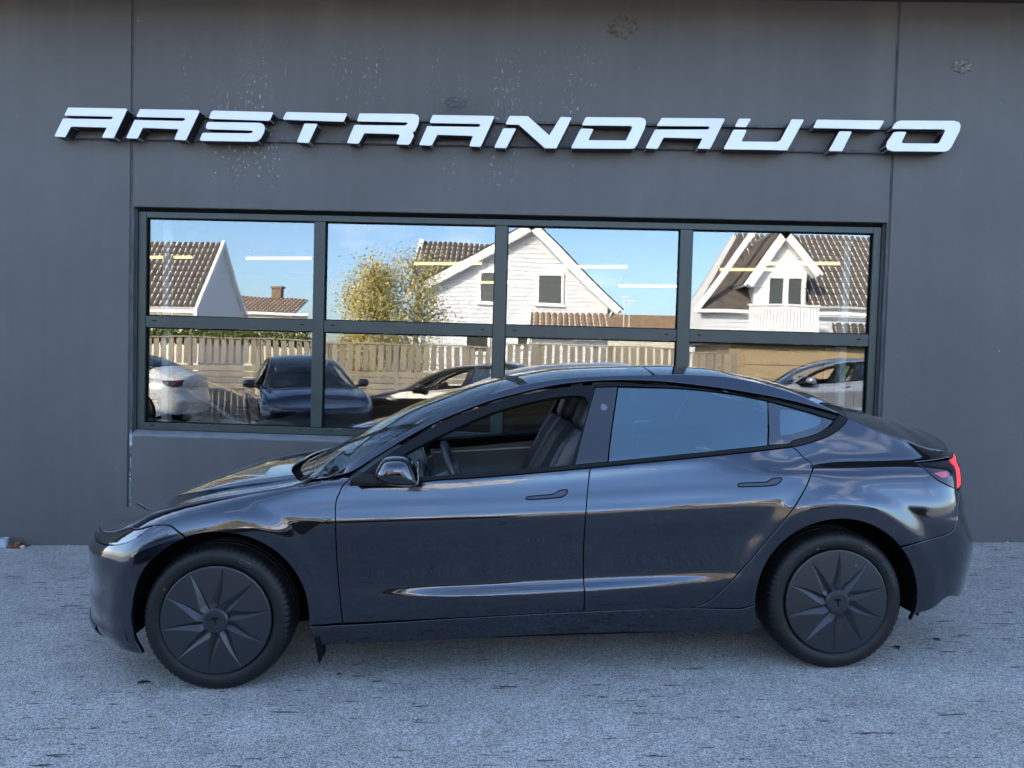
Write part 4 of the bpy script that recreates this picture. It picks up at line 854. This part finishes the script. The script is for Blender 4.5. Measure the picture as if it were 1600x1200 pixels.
ORG = [((60, 130), 3.2), ((520, 130), 3.2), ((980, 130), 1600/560)]
def wall_point(u, v, y):
    d = ((u-800)/1120)*cr_ + ((v-600)/1120)*cd_ + cf_; t = (y-CAM[1])/d[1]; return CAM + t*d
sign = tag(empty('shop_sign', (-.3, 0, 3.26)), 'white raised letters reading AASTRANDAUTO on two rails across the charcoal wall', 'sign')
sw_ = sign.location.copy()
FD = -.135
for k, (o_, polys) in LET.items():
    (ox, oy), s = ORG[o_]; mb = MB()
    for pl in polys:
        q = [wall_point(ox+a/s, oy+b/s, FD) for a, b in pl]; q = [(p[0]-sw_.x, p[2]-sw_.z) for p in q]
        mb.prism(q, FD-sw_.y, -.035, 0, 1)
    mb.build('letter', [SIGNF, SIGNS], sign, bevel=.0022, segs=1)
RAILM = pmat('sign_rail', (.05, .05, .052), rough=.7, vary=(40, .5, (.4, 1, 1)))
for z in (3.358, 3.178): MB().box((-3.75-sw_.x, -.034, z-.011-sw_.z), (2.95-sw_.x, -.002, z+.011-sw_.z)).build('rail', RAILM, sign)
MB().box((-3.75-sw_.x, -.034, 3.170-sw_.z), (2.95-sw_.x, -.012, 3.178-sw_.z-.012)).build('rail_lip', SILLM, sign)
# loose cable coil on top of one letter
pts = []
for i in range(40):
    a = i/40*2*math.pi*2.4; r = .05+.014*math.sin(3*a)
    pts.append((-.675+r*1.5*math.cos(a), -.10+.03*math.sin(a*.7), 3.475+.028*math.sin(a)+.012*math.cos(2.3*a)))
pts += [(-.70, -.14, 3.44), (-.71, -.145, 3.415)]
tag(MB().tube(pts, .0032, 6).build('cable', pmat('grey_cable', (.06, .065, .07), rough=.5), smooth=True), 'loose grey cable coiled on top of a white sign letter', 'cable')
MB().tube([(.01, -.14, .10), (.012, -.142, .17)], .0025, 6).build('sign_wire', SIGNS, sign)
# pipe stub, rust and a pebble where the wall meets the asphalt
pz = float(gz(-4.30)); ps = tag(empty('pipe_stub', (-4.285, -.075, pz)), 'grey cut-off pipe stub in rusty earth at the foot of the wall', 'pipe')
MB().lathe([(.030, -.03), (.033, .078), (.035, .082), (.029, .083), (.027, .02), (0, .02)], 24, axis='z').build('pipe', pmat('grey_pipe', (.30, .36, .42), rough=.45, vary=(20, .2, (1, 1, .3))), ps, smooth=True, angle=40)
mb = MB()
for k in range(60):
    x, y = RNG.uniform(-.06, .17), RNG.uniform(-.03, .06); s = RNG.uniform(.006, .02); h = max(0, .035*math.exp(-((x-.075)/.05)**2))
    R = Matrix.Rotation(RNG.uniform(0, 6), 4, 'Z') @ Matrix.Rotation(RNG.uniform(0, 6), 4, 'X')
    T = Matrix.Translation((x, y, RNG.uniform(0, h)+.002)); mb.box((-s, -s*.8, -s*.5), (s, s*.8, s*.5), R=T @ R)
mb.build('rust_crumbs', pmat('rust', (.16, .065, .03), rough=.9, vary=(30, .6, (1, 1, 1))), ps)['kind'] = 'stuff'
o = MB().lathe([(0, -.012), (.012, -.01), (.018, 0), (.012, .011), (0, .013)], 9, axis='z').build('pebble', pmat('pale_stone', (.45, .43, .38), rough=.8)); o.location = (-4.12, -.09, pz+.018); o.rotation_euler = (.4, .2, 1)
tag(o, 'small pale stone beside the pipe stub at the wall', 'stone')
# a few fallen leaves and scraps on the asphalt
def ground_hit(u, v):
    d = ((u-800)/1120)*cr_ + ((v-600)/1120)*cd_ + cf_
    t = 1.0
    for _ in range(30):
        p = CAM+t*d; t += (float(gz(p[0]))-p[2])/d[2]*.9
    return CAM+t*d
LEAF = pmat('dark_wet_leaf', (.012, .013, .012), rough=.6)
for k, (u, v, s, nm) in enumerate([(225, 1067, .030, 'dark curled leaf on the asphalt beside the front tyre'), (1402, 1012, .026, 'dark leaf on the asphalt behind the rear tyre'), (1463, 1000, .022, 'small dark leaf on the asphalt behind the rear bumper'), (530, 1055, .014, 'tiny dark leaf on the asphalt in front of the sill')]):
    p = ground_hit(u, v); mb = MB(); m_ = 9
    for i in range(m_):
        t = i/(m_-1); w = s*.5*math.sin(math.pi*min(1, t*.95+.03))**.7*(1+.25*RNG.randn()*.5)
        for q in (-1, 0, 1): mb.v.append(((t-.5)*2*s, q*w, .003+.004*abs(q)*math.sin(t*3)+.002*math.sin(t*5+q)))
    for i in range(m_-1):
        for q in (0, 1): mb.f.append((i*3+q, (i+1)*3+q, (i+1)*3+q+1, i*3+q+1)); mb.mi.append(0)
    o = mb.build('fallen_leaf', LEAF, smooth=True); o.location = tuple(p); o.rotation_euler = (0, 0, .3+k*.9); tag(o, nm, 'leaf', 'fallen leaves on the asphalt')

# grit washed up along the foot of the wall
mb = MB(); rg = np.random.RandomState(21)
for k in range(1400):
    x = rg.uniform(-6, 6); y = -.012-abs(rg.randn())*.035; q = rg.uniform(.0025, .007)*(1.6 if rg.rand() < .06 else 1); z = float(gz(x))
    R = Matrix.Rotation(rg.uniform(0, 6.28), 4, 'Z') @ Matrix.Rotation(rg.uniform(0, 6.28), 4, 'X'); v = [R @ Vector(p) for p in ((q, 0, 0), (-q, 0, 0), (0, q*.8, 0), (0, -q*.8, 0), (0, 0, q*.7), (0, 0, -q*.7))]
    mb.add([(x+p.x, y+p.y, z+q*.4+p.z) for p in v], [(0, 2, 4), (2, 1, 4), (1, 3, 4), (3, 0, 4), (2, 0, 5), (1, 2, 5), (3, 1, 5), (0, 3, 5)])
tag(mb.build('grit', pmat('pale_grit', (.36, .35, .33), rough=.9, vary=(60, .5, (1, 1, 1)))), 'pale grit lying along the foot of the showroom wall', 'grit', kind='stuff')
# ---------------------------------------------------------------- what stands across the yard and shows in the glass
def tile_roof(name, A, B, Cc, mat, parent, pitch=.25, rows=None, amp=.035):
    'corrugated tiled slope: A-B is the ridge, A-C the fall; real ribs and stepped courses'
    A, B, Cc = Vector(A), Vector(B), Vector(Cc); e = B-A; fdir = Cc-A; L, H = e.length, fdir.length; n = e.cross(fdir).normalized()
    if n.z < 0: n = -n
    nr = rows or max(3, int(H/.36)); nc = int(L/pitch)*4; mb = MB()
    for r in range(nr):
        for q in (0, 1):
            t = (r+q)/nr; lift = .0 if q == 0 else .02
            for c in range(nc+1):
                w = c/nc; mb.v.append(tuple(A + e*w + fdir*t + n*(lift + amp*math.cos(2*math.pi*c/4))))
    for k in range(2*nr-1):
        for c in range(nc):
            a = k*(nc+1)+c; f = (a, a+1, a+nc+2, a+nc+1); mb.f.append(f); mb.mi.append(0)
    o = mb.build(name, mat, parent); tag(o, kind='stuff')
    sl = MB(); d = -n*.12
    P = [A, B, B+fdir, Cc]; vs_ = [tuple(p-n*.02) for p in P]+[tuple(p+d) for p in P]
    sl.add(vs_, [(0,1,2,3),(7,6,5,4),(0,4,5,1),(1,5,6,2),(2,6,7,3),(3,7,4,0)]); sl.build('roof_deck', TRIMW, o); return o
WHITE = pmat('white_siding', (.64, .66, .69), rough=.6); TRIMW = pmat('white_trim', (.78, .78, .77), rough=.5); CREAM = pmat('cream_siding', (.62, .56, .44), rough=.6)
TILE_D = pmat('dark_roof_tile', (.105, .086, .072), rough=.9, vary=(3, .3, (1, 1, 1))); TILE_T = pmat('tan_roof_tile', (.26, .17, .105), rough=.75, vary=(3, .3, (1, 1, 1)))
WGLASS = pmat('house_window_glass', (.05, .055, .05), rough=.08, coat=.4); BRICK = pmat('chimney_brick', (.22, .15, .10), rough=.85, vary=(8, .3, (1, 1, 1)))
def siding(name, poly, y, mat, parent, step=.19):
    'lapped horizontal boards filling the polygon (x, z) on the plane y, facing +y'
    z0 = min(p[1] for p in poly); z1 = max(p[1] for p in poly); mb = MB(); n = len(poly); z = z0
    def span(z):
        xs = []
        for i in range(n):
            (xa, za), (xb, zb_) = poly[i], poly[(i+1) % n]
            if (za <= z < zb_) or (zb_ <= z < za): xs.append(xa+(xb-xa)*(z-za)/(zb_-za))
        return (min(xs), max(xs)) if len(xs) > 1 else None
    while z < z1-.02:
        t = min(z+step, z1-.005); a, b = span(z+.004), span(t-.004)
        if a and b:
            mb.add([(a[0], y+.03, z), (a[1], y+.03, z), (b[1], y, t), (b[0], y, t), (a[0], y, z), (a[1], y, z)], [(1, 0, 3, 2), (0, 1, 5, 4)])
        z = t
    return tag(mb.build(name, mat, parent), kind='stuff')
def house_window(x0, x1, z0, z1, y, parent, bars=0):
    f = MB(); w = .11
    f.box((x0-w, y-.02, z0-w), (x1+w, y+.09, z0)).box((x0-w, y-.02, z1), (x1+w, y+.09, z1+w)).box((x0-w, y-.02, z0+.001), (x0, y+.085, z1-.001)).box((x1, y-.02, z0+.001), (x1+w, y+.085, z1-.001)).box((x0-w-.06, y-.02, z0-w-.05), (x1+w+.06, y+.14, z0-w-.002))
    for k in range(bars): c = x0+(x1-x0)*(k+1)/(bars+1); f.box((c-.03, y-.02, z0+.002), (c+.03, y+.08, z1-.002))
    o = f.build('window', TRIMW, parent); MB().box((x0+.002, y-.01, z0+.002), (x1-.002, y+.02, z1-.002)).build('pane', WGLASS, o); return o
def rake(p, q, y0, y1, parent, h=.24): 
    p, q = Vector((p[0], 0, p[1])), Vector((q[0], 0, q[1])); d = (q-p).normalized(); nn = Vector((-d.z, 0, d.x)); nn = nn if nn.z < 0 else -nn
    pl = [(p.x, p.z), (q.x, q.z), (q.x+nn.x*h, q.z+nn.z*h), (p.x+nn.x*h, p.z+nn.z*h)]; return MB().prism(pl, y0, y1).build('bargeboard', TRIMW, parent)
# white gabled house in the middle
h = tag(empty('white_house', (-.6, -26, 0)), 'white boarded house with a tall gable and two square windows', 'house'); hx = .6
Y = 0.0; ap, le, re = (.27, 7.45), (-4.85, 4.55), (4.25, 3.75)
body_ = [(-4.3, -.5), (3.55, -.5), (3.55, 4.35), (.27, 7.25), (-4.3, 4.75)]
siding('boarded_wall', body_, Y, WHITE, h)
MB().prism([(-4.25, -.5), (3.5, -.5), (3.5, 4.3), (.27, 7.15), (-4.25, 4.7)], -9, -.05).build('wall', WHITE, h)
rake(ap, le, -.0, .55, h, .34); rake(ap, (re[0], re[1]), -.0, .55, h, .34)
tile_roof('tiled_slope', (.27, .5, 7.5), (.27, -9, 7.5), (4.35, .5, 3.72), TILE_D, h); tile_roof('tiled_slope', (.27, .5, 7.5), (.27, -9, 7.5), (-4.95, .5, 4.55), TILE_D, h)
house_window(.62, 1.62, 3.98, 5.22, Y+.03, h, 0); house_window(-1.95, -1.20, 4.05, 5.25, Y+.03, h)
MB().box((3.45, -.02, -.5), (3.68, .06, 4.3)).build('corner_board', TRIMW, h)
house_window(-.15, .25, 2.0, 2.75, Y+.03, h); house_window(-2.4, -1.5, 1.9, 2.75, Y+.03, h)
MB().tube([(3.9, .3, 3.72), (3.7, .1, 3.3), (3.7, .06, 0)], .05, 8).build('downpipe', TRIMW, h, smooth=True)
# lower tiled porch in front of it
tile_roof('porch_roof', (.3, .1, 3.55), (3.7, .1, 3.55), (.3, 2.6, 2.35), TILE_T, h, amp=.04); MB().prism([(.0, 3.7), (.35, 3.6), (.95, 2.35), (.6, 2.25)], 0, .1).build('porch_board', TRIMW, h)
MB().box((.45, .05, -.5), (3.6, 2.2, 2.28)).build('porch_wall', WHITE, h)
# wing behind, ridge across the view
tile_roof('wing_roof', (-5.3, -3.6, 7.15), (-.3, -3.6, 7.15), (-5.3, -.6, 4.7), TILE_D, h)
siding('wing_wall', [(-5.6, 2.0), (-5.05, 2.0), (-5.05, 5.2), (-5.3, 7.1)], -3.4, WHITE, h); rake((-5.3, 7.25), (-5.9, 4.3), -3.6, -3.2, h, .22)
MB().prism([(-3.5, 7.05), (-.6, 4.7), (-6.5, 4.7)], -5.25, -5.15, axes=(1, 2, 0)).build('wing_gable', WHITE, h)
# dark tiled house at the left
h = tag(empty('dark_roof_house', (-17.6, -24, 0)), 'cream house with a steep dark tiled roof and white gable edge', 'house')
tile_roof('tiled_slope', (-5, -2.2, 6.3), (3.5, -2.2, 6.3), (-5, .35, 3.25), TILE_D, h); siding('cream_wall', [(-5, -.6), (3.0, -.6), (3.0, 3.3), (-5, 3.3)], -.1, CREAM, h)
MB().prism([(-2.2, 6.2), (.2, 3.3), (.2, -.6), (-4.6, -.6), (-4.6, 3.3)], 3.0, 3.40, axes=(1, 2, 0)).build('gable_wall', WHITE, h)
MB().prism([(-2.2, 6.4), (.5, 3.15), (.5, 2.9), (-2.2, 6.1), (-4.9, 2.9), (-4.9, 3.15)], 3.42, 3.56, axes=(1, 2, 0)).build('bargeboard', TRIMW, h)
MB().box((-5, .28, 3.0), (3.5, .42, 3.14)).build('gutter', TRIMW, h)
# low tiled house with a chimney, further back
h = tag(empty('low_house', (-16.6, -36, 0)), 'low house with a brown tiled roof and a square brick chimney', 'house')
tile_roof('tiled_slope', (-3.6, -3, 4.95), (2.3, -3, 4.85), (-3.6, 0, 3.75), TILE_T, h); siding('boarded_wall', [(-3.5, -.6), (3.2, -.6), (3.2, 3.75), (-3.5, 3.75)], -.2, CREAM, h)
MB().box((.05, -3.4, 4.3), (.62, -2.9, 5.5)).box((-.02, -3.47, 5.5), (.69, -2.83, 5.62)).build('chimney', BRICK, h); MB().box((-3.6, 0, 3.6), (3.3, .1, 3.76)).build('gutter', TRIMW, h)
# far roof with two aerials
h = tag(empty('far_house', (6.4, -48, 0)), 'distant house with a tan roof behind two thin aerials', 'house')
MB().prism([(-4, 3.6), (-2.8, 4.9), (4.5, 5.0), (5.5, 3.6)], -3, 0).build('tiled_slope', TILE_T, h); MB().box((-3.6, -3, -1), (5, -.3, 3.55)).build('wall', CREAM, h)
ae = tag(empty('roof_aerial', (5.7, -40, 0)), 'pair of thin pale aerial masts with flat crossheads', 'aerial')
for x, z in ((-.2, 5.6), (.15, 5.35)): MB().tube([(x, 0, 0), (x, 0, z)], .035, 6).box((x-.28, -.05, z), (x+.28, .05, z+.07)).build('mast', TRIMW, ae)
# house at the right with dormer and balcony
h = tag(empty('dormer_house', (9.8, -24, 0)), 'house with a brown tiled roof, white dormer and white balcony', 'house')
tile_roof('tiled_slope', (-.9, -3.4, 7.4), (7.2, -3.4, 7.4), (-.9, .25, 3.95), TILE_D, h, amp=.04)
mb = MB().prism([(-.9, 7.35), (7.2, 7.35), (7.2, -.6), (-2.9, -.6), (-3.0, 3.7)], -4.2, -3.5); mb.build('wall', WHITE, h)
# hipped left end of the roof
lp = MB(); lp.add([(-3.35, .25, 3.62), (-.7, -3.4, 7.4), (-.7, .25, 3.95), (-3.35, .25, 3.5), (-.7, .25, 3.8)], [(0, 2, 1), (0, 3, 4, 2)]); lp.build('hip_slope', TILE_D, h)
rake((-.75, 7.55), (-3.45, 3.6), .2, .34, h, .22)
siding('boarded_wall', [(-3.0, -.6), (7.2, -.6), (7.2, 4.2), (-3.0, 3.7)], -.1, WHITE, h)
MB().box((-3.3, .25, 3.56), (7.2, .36, 3.70)).build('gutter', TRIMW, h)
dap, dl, dr = (-.05, 6.95), (-1.5, 4.75), (1.45, 5.2)
siding('dormer_wall', [(-1.05, 3.7), (1.05, 3.7), (1.05, 5.5), (-.05, 6.75), (-1.05, 5.4)], .5, TRIMW, h); MB().prism([(-1.0, 3.7), (1.0, 3.7), (1.0, 5.4), (-.05, 6.7), (-1.0, 5.3)], -3, .46).build('dormer_side', WHITE, h)
rake(dap, dl, .5, 1.0, h, .30); rake(dap, dr, .5, 1.0, h, .30)
tile_roof('dormer_slope', (-.05, .95, 7.0), (-.05, -3.2, 7.0), (1.55, .95, 5.15), TILE_D, h); tile_roof('dormer_slope', (-.05, .95, 7.0), (-.05, -3.2, 7.0), (-1.6, .95, 4.7), TILE_D, h)
house_window(-.45, .10, 3.85, 5.0, .53, h); house_window(.32, .85, 3.85, 5.0, .53, h)
bm_ = MB()
for k in range(22): x = -1.55+.125*k; bm_.box((x, 1.62, 2.75), (x+.10, 1.66, 3.78))
bm_.box((-1.6, 1.58, 3.785), (1.2, 1.72, 3.86)).box((-1.6, .3, 2.65), (1.2, 1.68, 2.745)); bm_.build('balcony', TRIMW, h)
tile_roof('porch_roof', (2.2, .3, 3.25), (4.2, .3, 3.25), (1.4, 2.6, 2.3), TILE_D, h)
# fence: upright slats over lying boards
FEN = [pmat('fence_board', (.235+.025*k, .205+.02*k, .165+.012*k), rough=.8, vary=(4, .25, (1, 1, .4))) for k in range(3)]
fe = tag(empty('wooden_fence', (0, -12.3, 0)), 'grey wooden fence with upright slats above lying boards', 'fence')
def board(name, w, t, hgt, k):
    return MB().box((-w/2, -t/2, 0), (w/2, t/2, hgt)).mesh(name, FEN[k], bevel=.004, segs=1)
upm = [board('slat', .135, .022, .62, k) for k in range(3)]; lym = [MB().box((-.88, -.011, 0), (.88, .011, .125)).mesh('board', FEN[k], bevel=.004, segs=1) for k in range(3)]
fx0, fx1 = -12.5, 5.2; x = fx0; i = 0
while x < fx1:
    z = float(gz(x)); o = link('slat', upm[i % 3], fe); o.location = (x, .02, 1.17+RNG.uniform(-.008, .008)); o.rotation_euler = (0, RNG.uniform(-.012, .012), 0); i += 1; x += .195
x = fx0
low = MB()
while x < fx1: low.box((x-.06, .0, -.25), (x+.06, .022, .52)); x += .165
tag(low.build('low_slats', FEN[1], fe), kind='stuff')
k = 0; x = fx0
while x < fx1:
    for r in range(4): o = link('board', lym[(k+r) % 3], fe); o.location = (x+.9, .035, .55+.15*r)
    MB().box((x-.05, -.05, -.4), (x+.05, .05, 1.83)).build('post', FEN[0], fe, bevel=.006, segs=1); MB().box((x-.9, -.07, 1.80), (x+.9, .07, 1.835)).build('cap_rail', FEN[2], fe); x += 1.8; k += 1
# tan garage wall at the right end of the fence
gw = tag(empty('garage', (7.6, -13.4, 0)), 'tan garage with a panelled up-and-over door beside the fence', 'garage')
MB().box((-2.4, -4, -.4), (4.5, 0, 2.1)).build('wall', pmat('tan_boards', (.33, .245, .14), rough=.7, vary=(3, .15, (8, 1, 1))), gw)
for k in range(5): MB().box((-2.0, .002, .1+.36*k), (1.0, .03, .1+.36*k+.345)).build('door_panel', pmat('tan_door', (.36, .27, .16), rough=.6), gw, bevel=.008)
MB().box((-2.6, -4.2, 2.1), (4.7, .3, 2.22)).build('roof', FASCIA, gw)
# birch in autumn leaf
LEAVES = [pmat('birch_leaf', c, rough=.6) for c in ((.62, .47, .12), (.54, .45, .15), (.36, .34, .12), (.68, .50, .13))]
BARK = pmat('birch_bark', (.30, .28, .25), rough=.8, vary=(6, .5, (1, 1, 3)))
def tree(loc, H, rad, label, nleaf, seed, name='birch_tree'):
    rs = np.random.RandomState(seed); t = tag(empty(name, loc), label, 'tree', 'autumn trees behind the fence')
    tr = MB(); tr.tube([(0, 0, -.5), (.05, 0, H*.3), (-.06, .05, H*.6), (.05, 0, H*.97)], [.14, .11, .07, .015], 8)
    tips = []
    for k in range(46):
        z = H*(.22+.74*rs.rand()); a = rs.rand()*6.283; r = rad*(.35+.65*rs.rand())*(1.15-abs(z/H-.5)*1.1); b = np.array([0, 0, z-.4]); e = np.array([r*math.cos(a), r*math.sin(a), z+.3*rs.rand()])
        tr.tube([b, (b+e)/2+np.array([0, 0, .22]), e], [.035, .02, .006], 5); tips.append((b, e))
    tr.build('trunk', BARK, t, smooth=True)
    mb = MB(); 
    for k in range(nleaf):
        b, e = tips[rs.randint(len(tips))]; s = .35+.75*rs.rand(); p = b+(e-b)*s+rs.randn(3)*np.array([.20, .20, .26]); p[2] -= abs(rs.randn())*.25
        u = rs.randn(3); u /= np.linalg.norm(u); w = np.cross(u, rs.randn(3)); w /= np.linalg.norm(w); q = rs.uniform(.03, .052)
        mb.add([p-u*q, p+w*q*.6, p+u*q, p-w*q*.6], [(0, 1, 2, 3)], rs.randint(4) if rs.rand() < .5 else (0 if e[0] < .1 else 2))
    o = mb.build('crown', LEAVES, t); tag(o, kind='stuff')
tree((-5.5, -18, 0), 4.7, 1.5, 'tall yellow birch rising behind the fence before the white house', 15000, 3); tree((-4.1, -18.6, 0), 5.2, 1.35, 'thin greenish birch with sparse upper twigs right of the yellow one', 6000, 4)
SHRUB = pmat('shrub_leaf', (.12, .15, .03), rough=.6)
mb = MB(); rs = np.random.RandomState(9)
for k in range(5000):
    p = np.array([rs.uniform(-11.5, -6.0), -12.9+rs.randn()*.25, 1.72+abs(rs.randn())*.17+.1*math.sin(k)]); u = rs.randn(3); u /= np.linalg.norm(u); w = np.cross(u, rs.randn(3)); w /= np.linalg.norm(w); q = .05
    mb.add([p-u*q, p+w*q*.6, p+u*q, p-w*q*.6], [(0, 1, 2, 3)])
tag(mb.build('hedge', SHRUB), 'green hedge showing over the top of the fence', 'hedge')
# low hills far away
hl = MB(); nxp = 80
for i in range(nxp+1):
    x = -420+840*i/nxp; hgt = 14+8*math.sin(i*.37)+6*math.sin(i*.83+1)
    hl.v += [(x, -330, -3), (x, -350, hgt*.7), (x, -380, hgt)]
for i in range(nxp):
    for q in (0, 1): hl.f.append((i*3+q, (i+1)*3+q, (i+1)*3+q+1, i*3+q+1)); hl.mi.append(0)
tag(hl.build('hills', pmat('far_hillside', (.12, .12, .10), rough=.9, vary=(.05, .4, (1, 1, 1))), smooth=True), kind='structure')
# ---------------------------------------------------------------- the sedans
SEDAN = build_sedan('grey_sedan')
A0 = np.array([[.99563, .0848, .03887], [-.08487, .99639, 0], [0, 0, 1]])
def place(o, x, y, yaw, scale=1.0, sz=1.0, slope=True):
    n = Vector((-SLOPE, 0, 1)).normalized() if slope and abs(x) < 6 else Vector((0, 0, 1)); hh = Vector((math.cos(yaw), math.sin(yaw), 0)); hh = (hh-n*hh.dot(n)).normalized(); l_ = n.cross(hh)
    z = float(gz(x)) if slope else -.14
    o.matrix_world = Matrix(((hh.x, l_.x, n.x, x), (hh.y, l_.y, n.y, y), (hh.z, l_.z, n.z, z), (0, 0, 0, 1))) @ Matrix.Diagonal((scale, scale, scale*sz, 1))
place(SEDAN, -1.4676, -1.7039, .0850)
tag(SEDAN, 'glossy dark grey sedan parked along the wall with its front window open', 'car')
def copy_tree(o, parent=None):
    c = o.copy(); col.objects.link(c); c.parent = parent
    for ch in list(o.children):
        copy_tree(ch, c)
    return c
RED_OFF = pmat('red_lens_unlit', (.25, .01, .015), rough=.15, coat=.5)
def repaint(root, mat):
    for ch in root.children_recursive:
        if ch.type == 'MESH':
            for s in ch.material_slots:
                if s.material == PAINT: s.link = 'OBJECT'; s.material = mat
                elif s.material == RED_LENS: s.link = 'OBJECT'; s.material = RED_OFF
P_WHITE = paint_mat('white_paint', (.58, .59, .58), metal=0); P_BLUE = paint_mat('deep_blue_paint', (.006, .013, .05), metal=.5); P_BLACK = paint_mat('black_paint', (.012, .013, .015), metal=.2); P_SILVER = paint_mat('silver_paint', (.36, .39, .44), metal=.6)
for x, y, yaw, mat, lab, sz, nm in ((-3.66, -6.1, -2.02, P_BLUE, 'dark blue car facing the showroom, mirrored in the left panes', 1.13, 'parked_car'), (-11.4, -10.3, .03, P_WHITE, 'white car standing in the sun by the fence, mirrored in the leftmost pane', 1.14, 'parked_car'),
        (-2.95, -9.4, .12, P_BLACK, 'black car standing sideways before the fence, mirrored left of centre', 1.0, 'parked_car'), (4.9, -9.7, .12, P_SILVER, 'silver car standing sideways, mirrored in the rightmost pane', 1.02, 'parked_car')):
    c = copy_tree(SEDAN); c.name = nm; repaint(c, mat); place(c, x, y, yaw, 1.0, sz); c['label'] = lab; c['category'] = 'car'; c['group'] = 'cars parked across the yard'
c = copy_tree(SEDAN); c.name = 'showroom_car'; repaint(c, P_WHITE); place(c, -2.5, 2.15, math.pi+.03, 1.0, 1.0, False); tag(c, 'white car inside the showroom close behind the leftmost lower pane', 'car', 'cars inside the showroom')
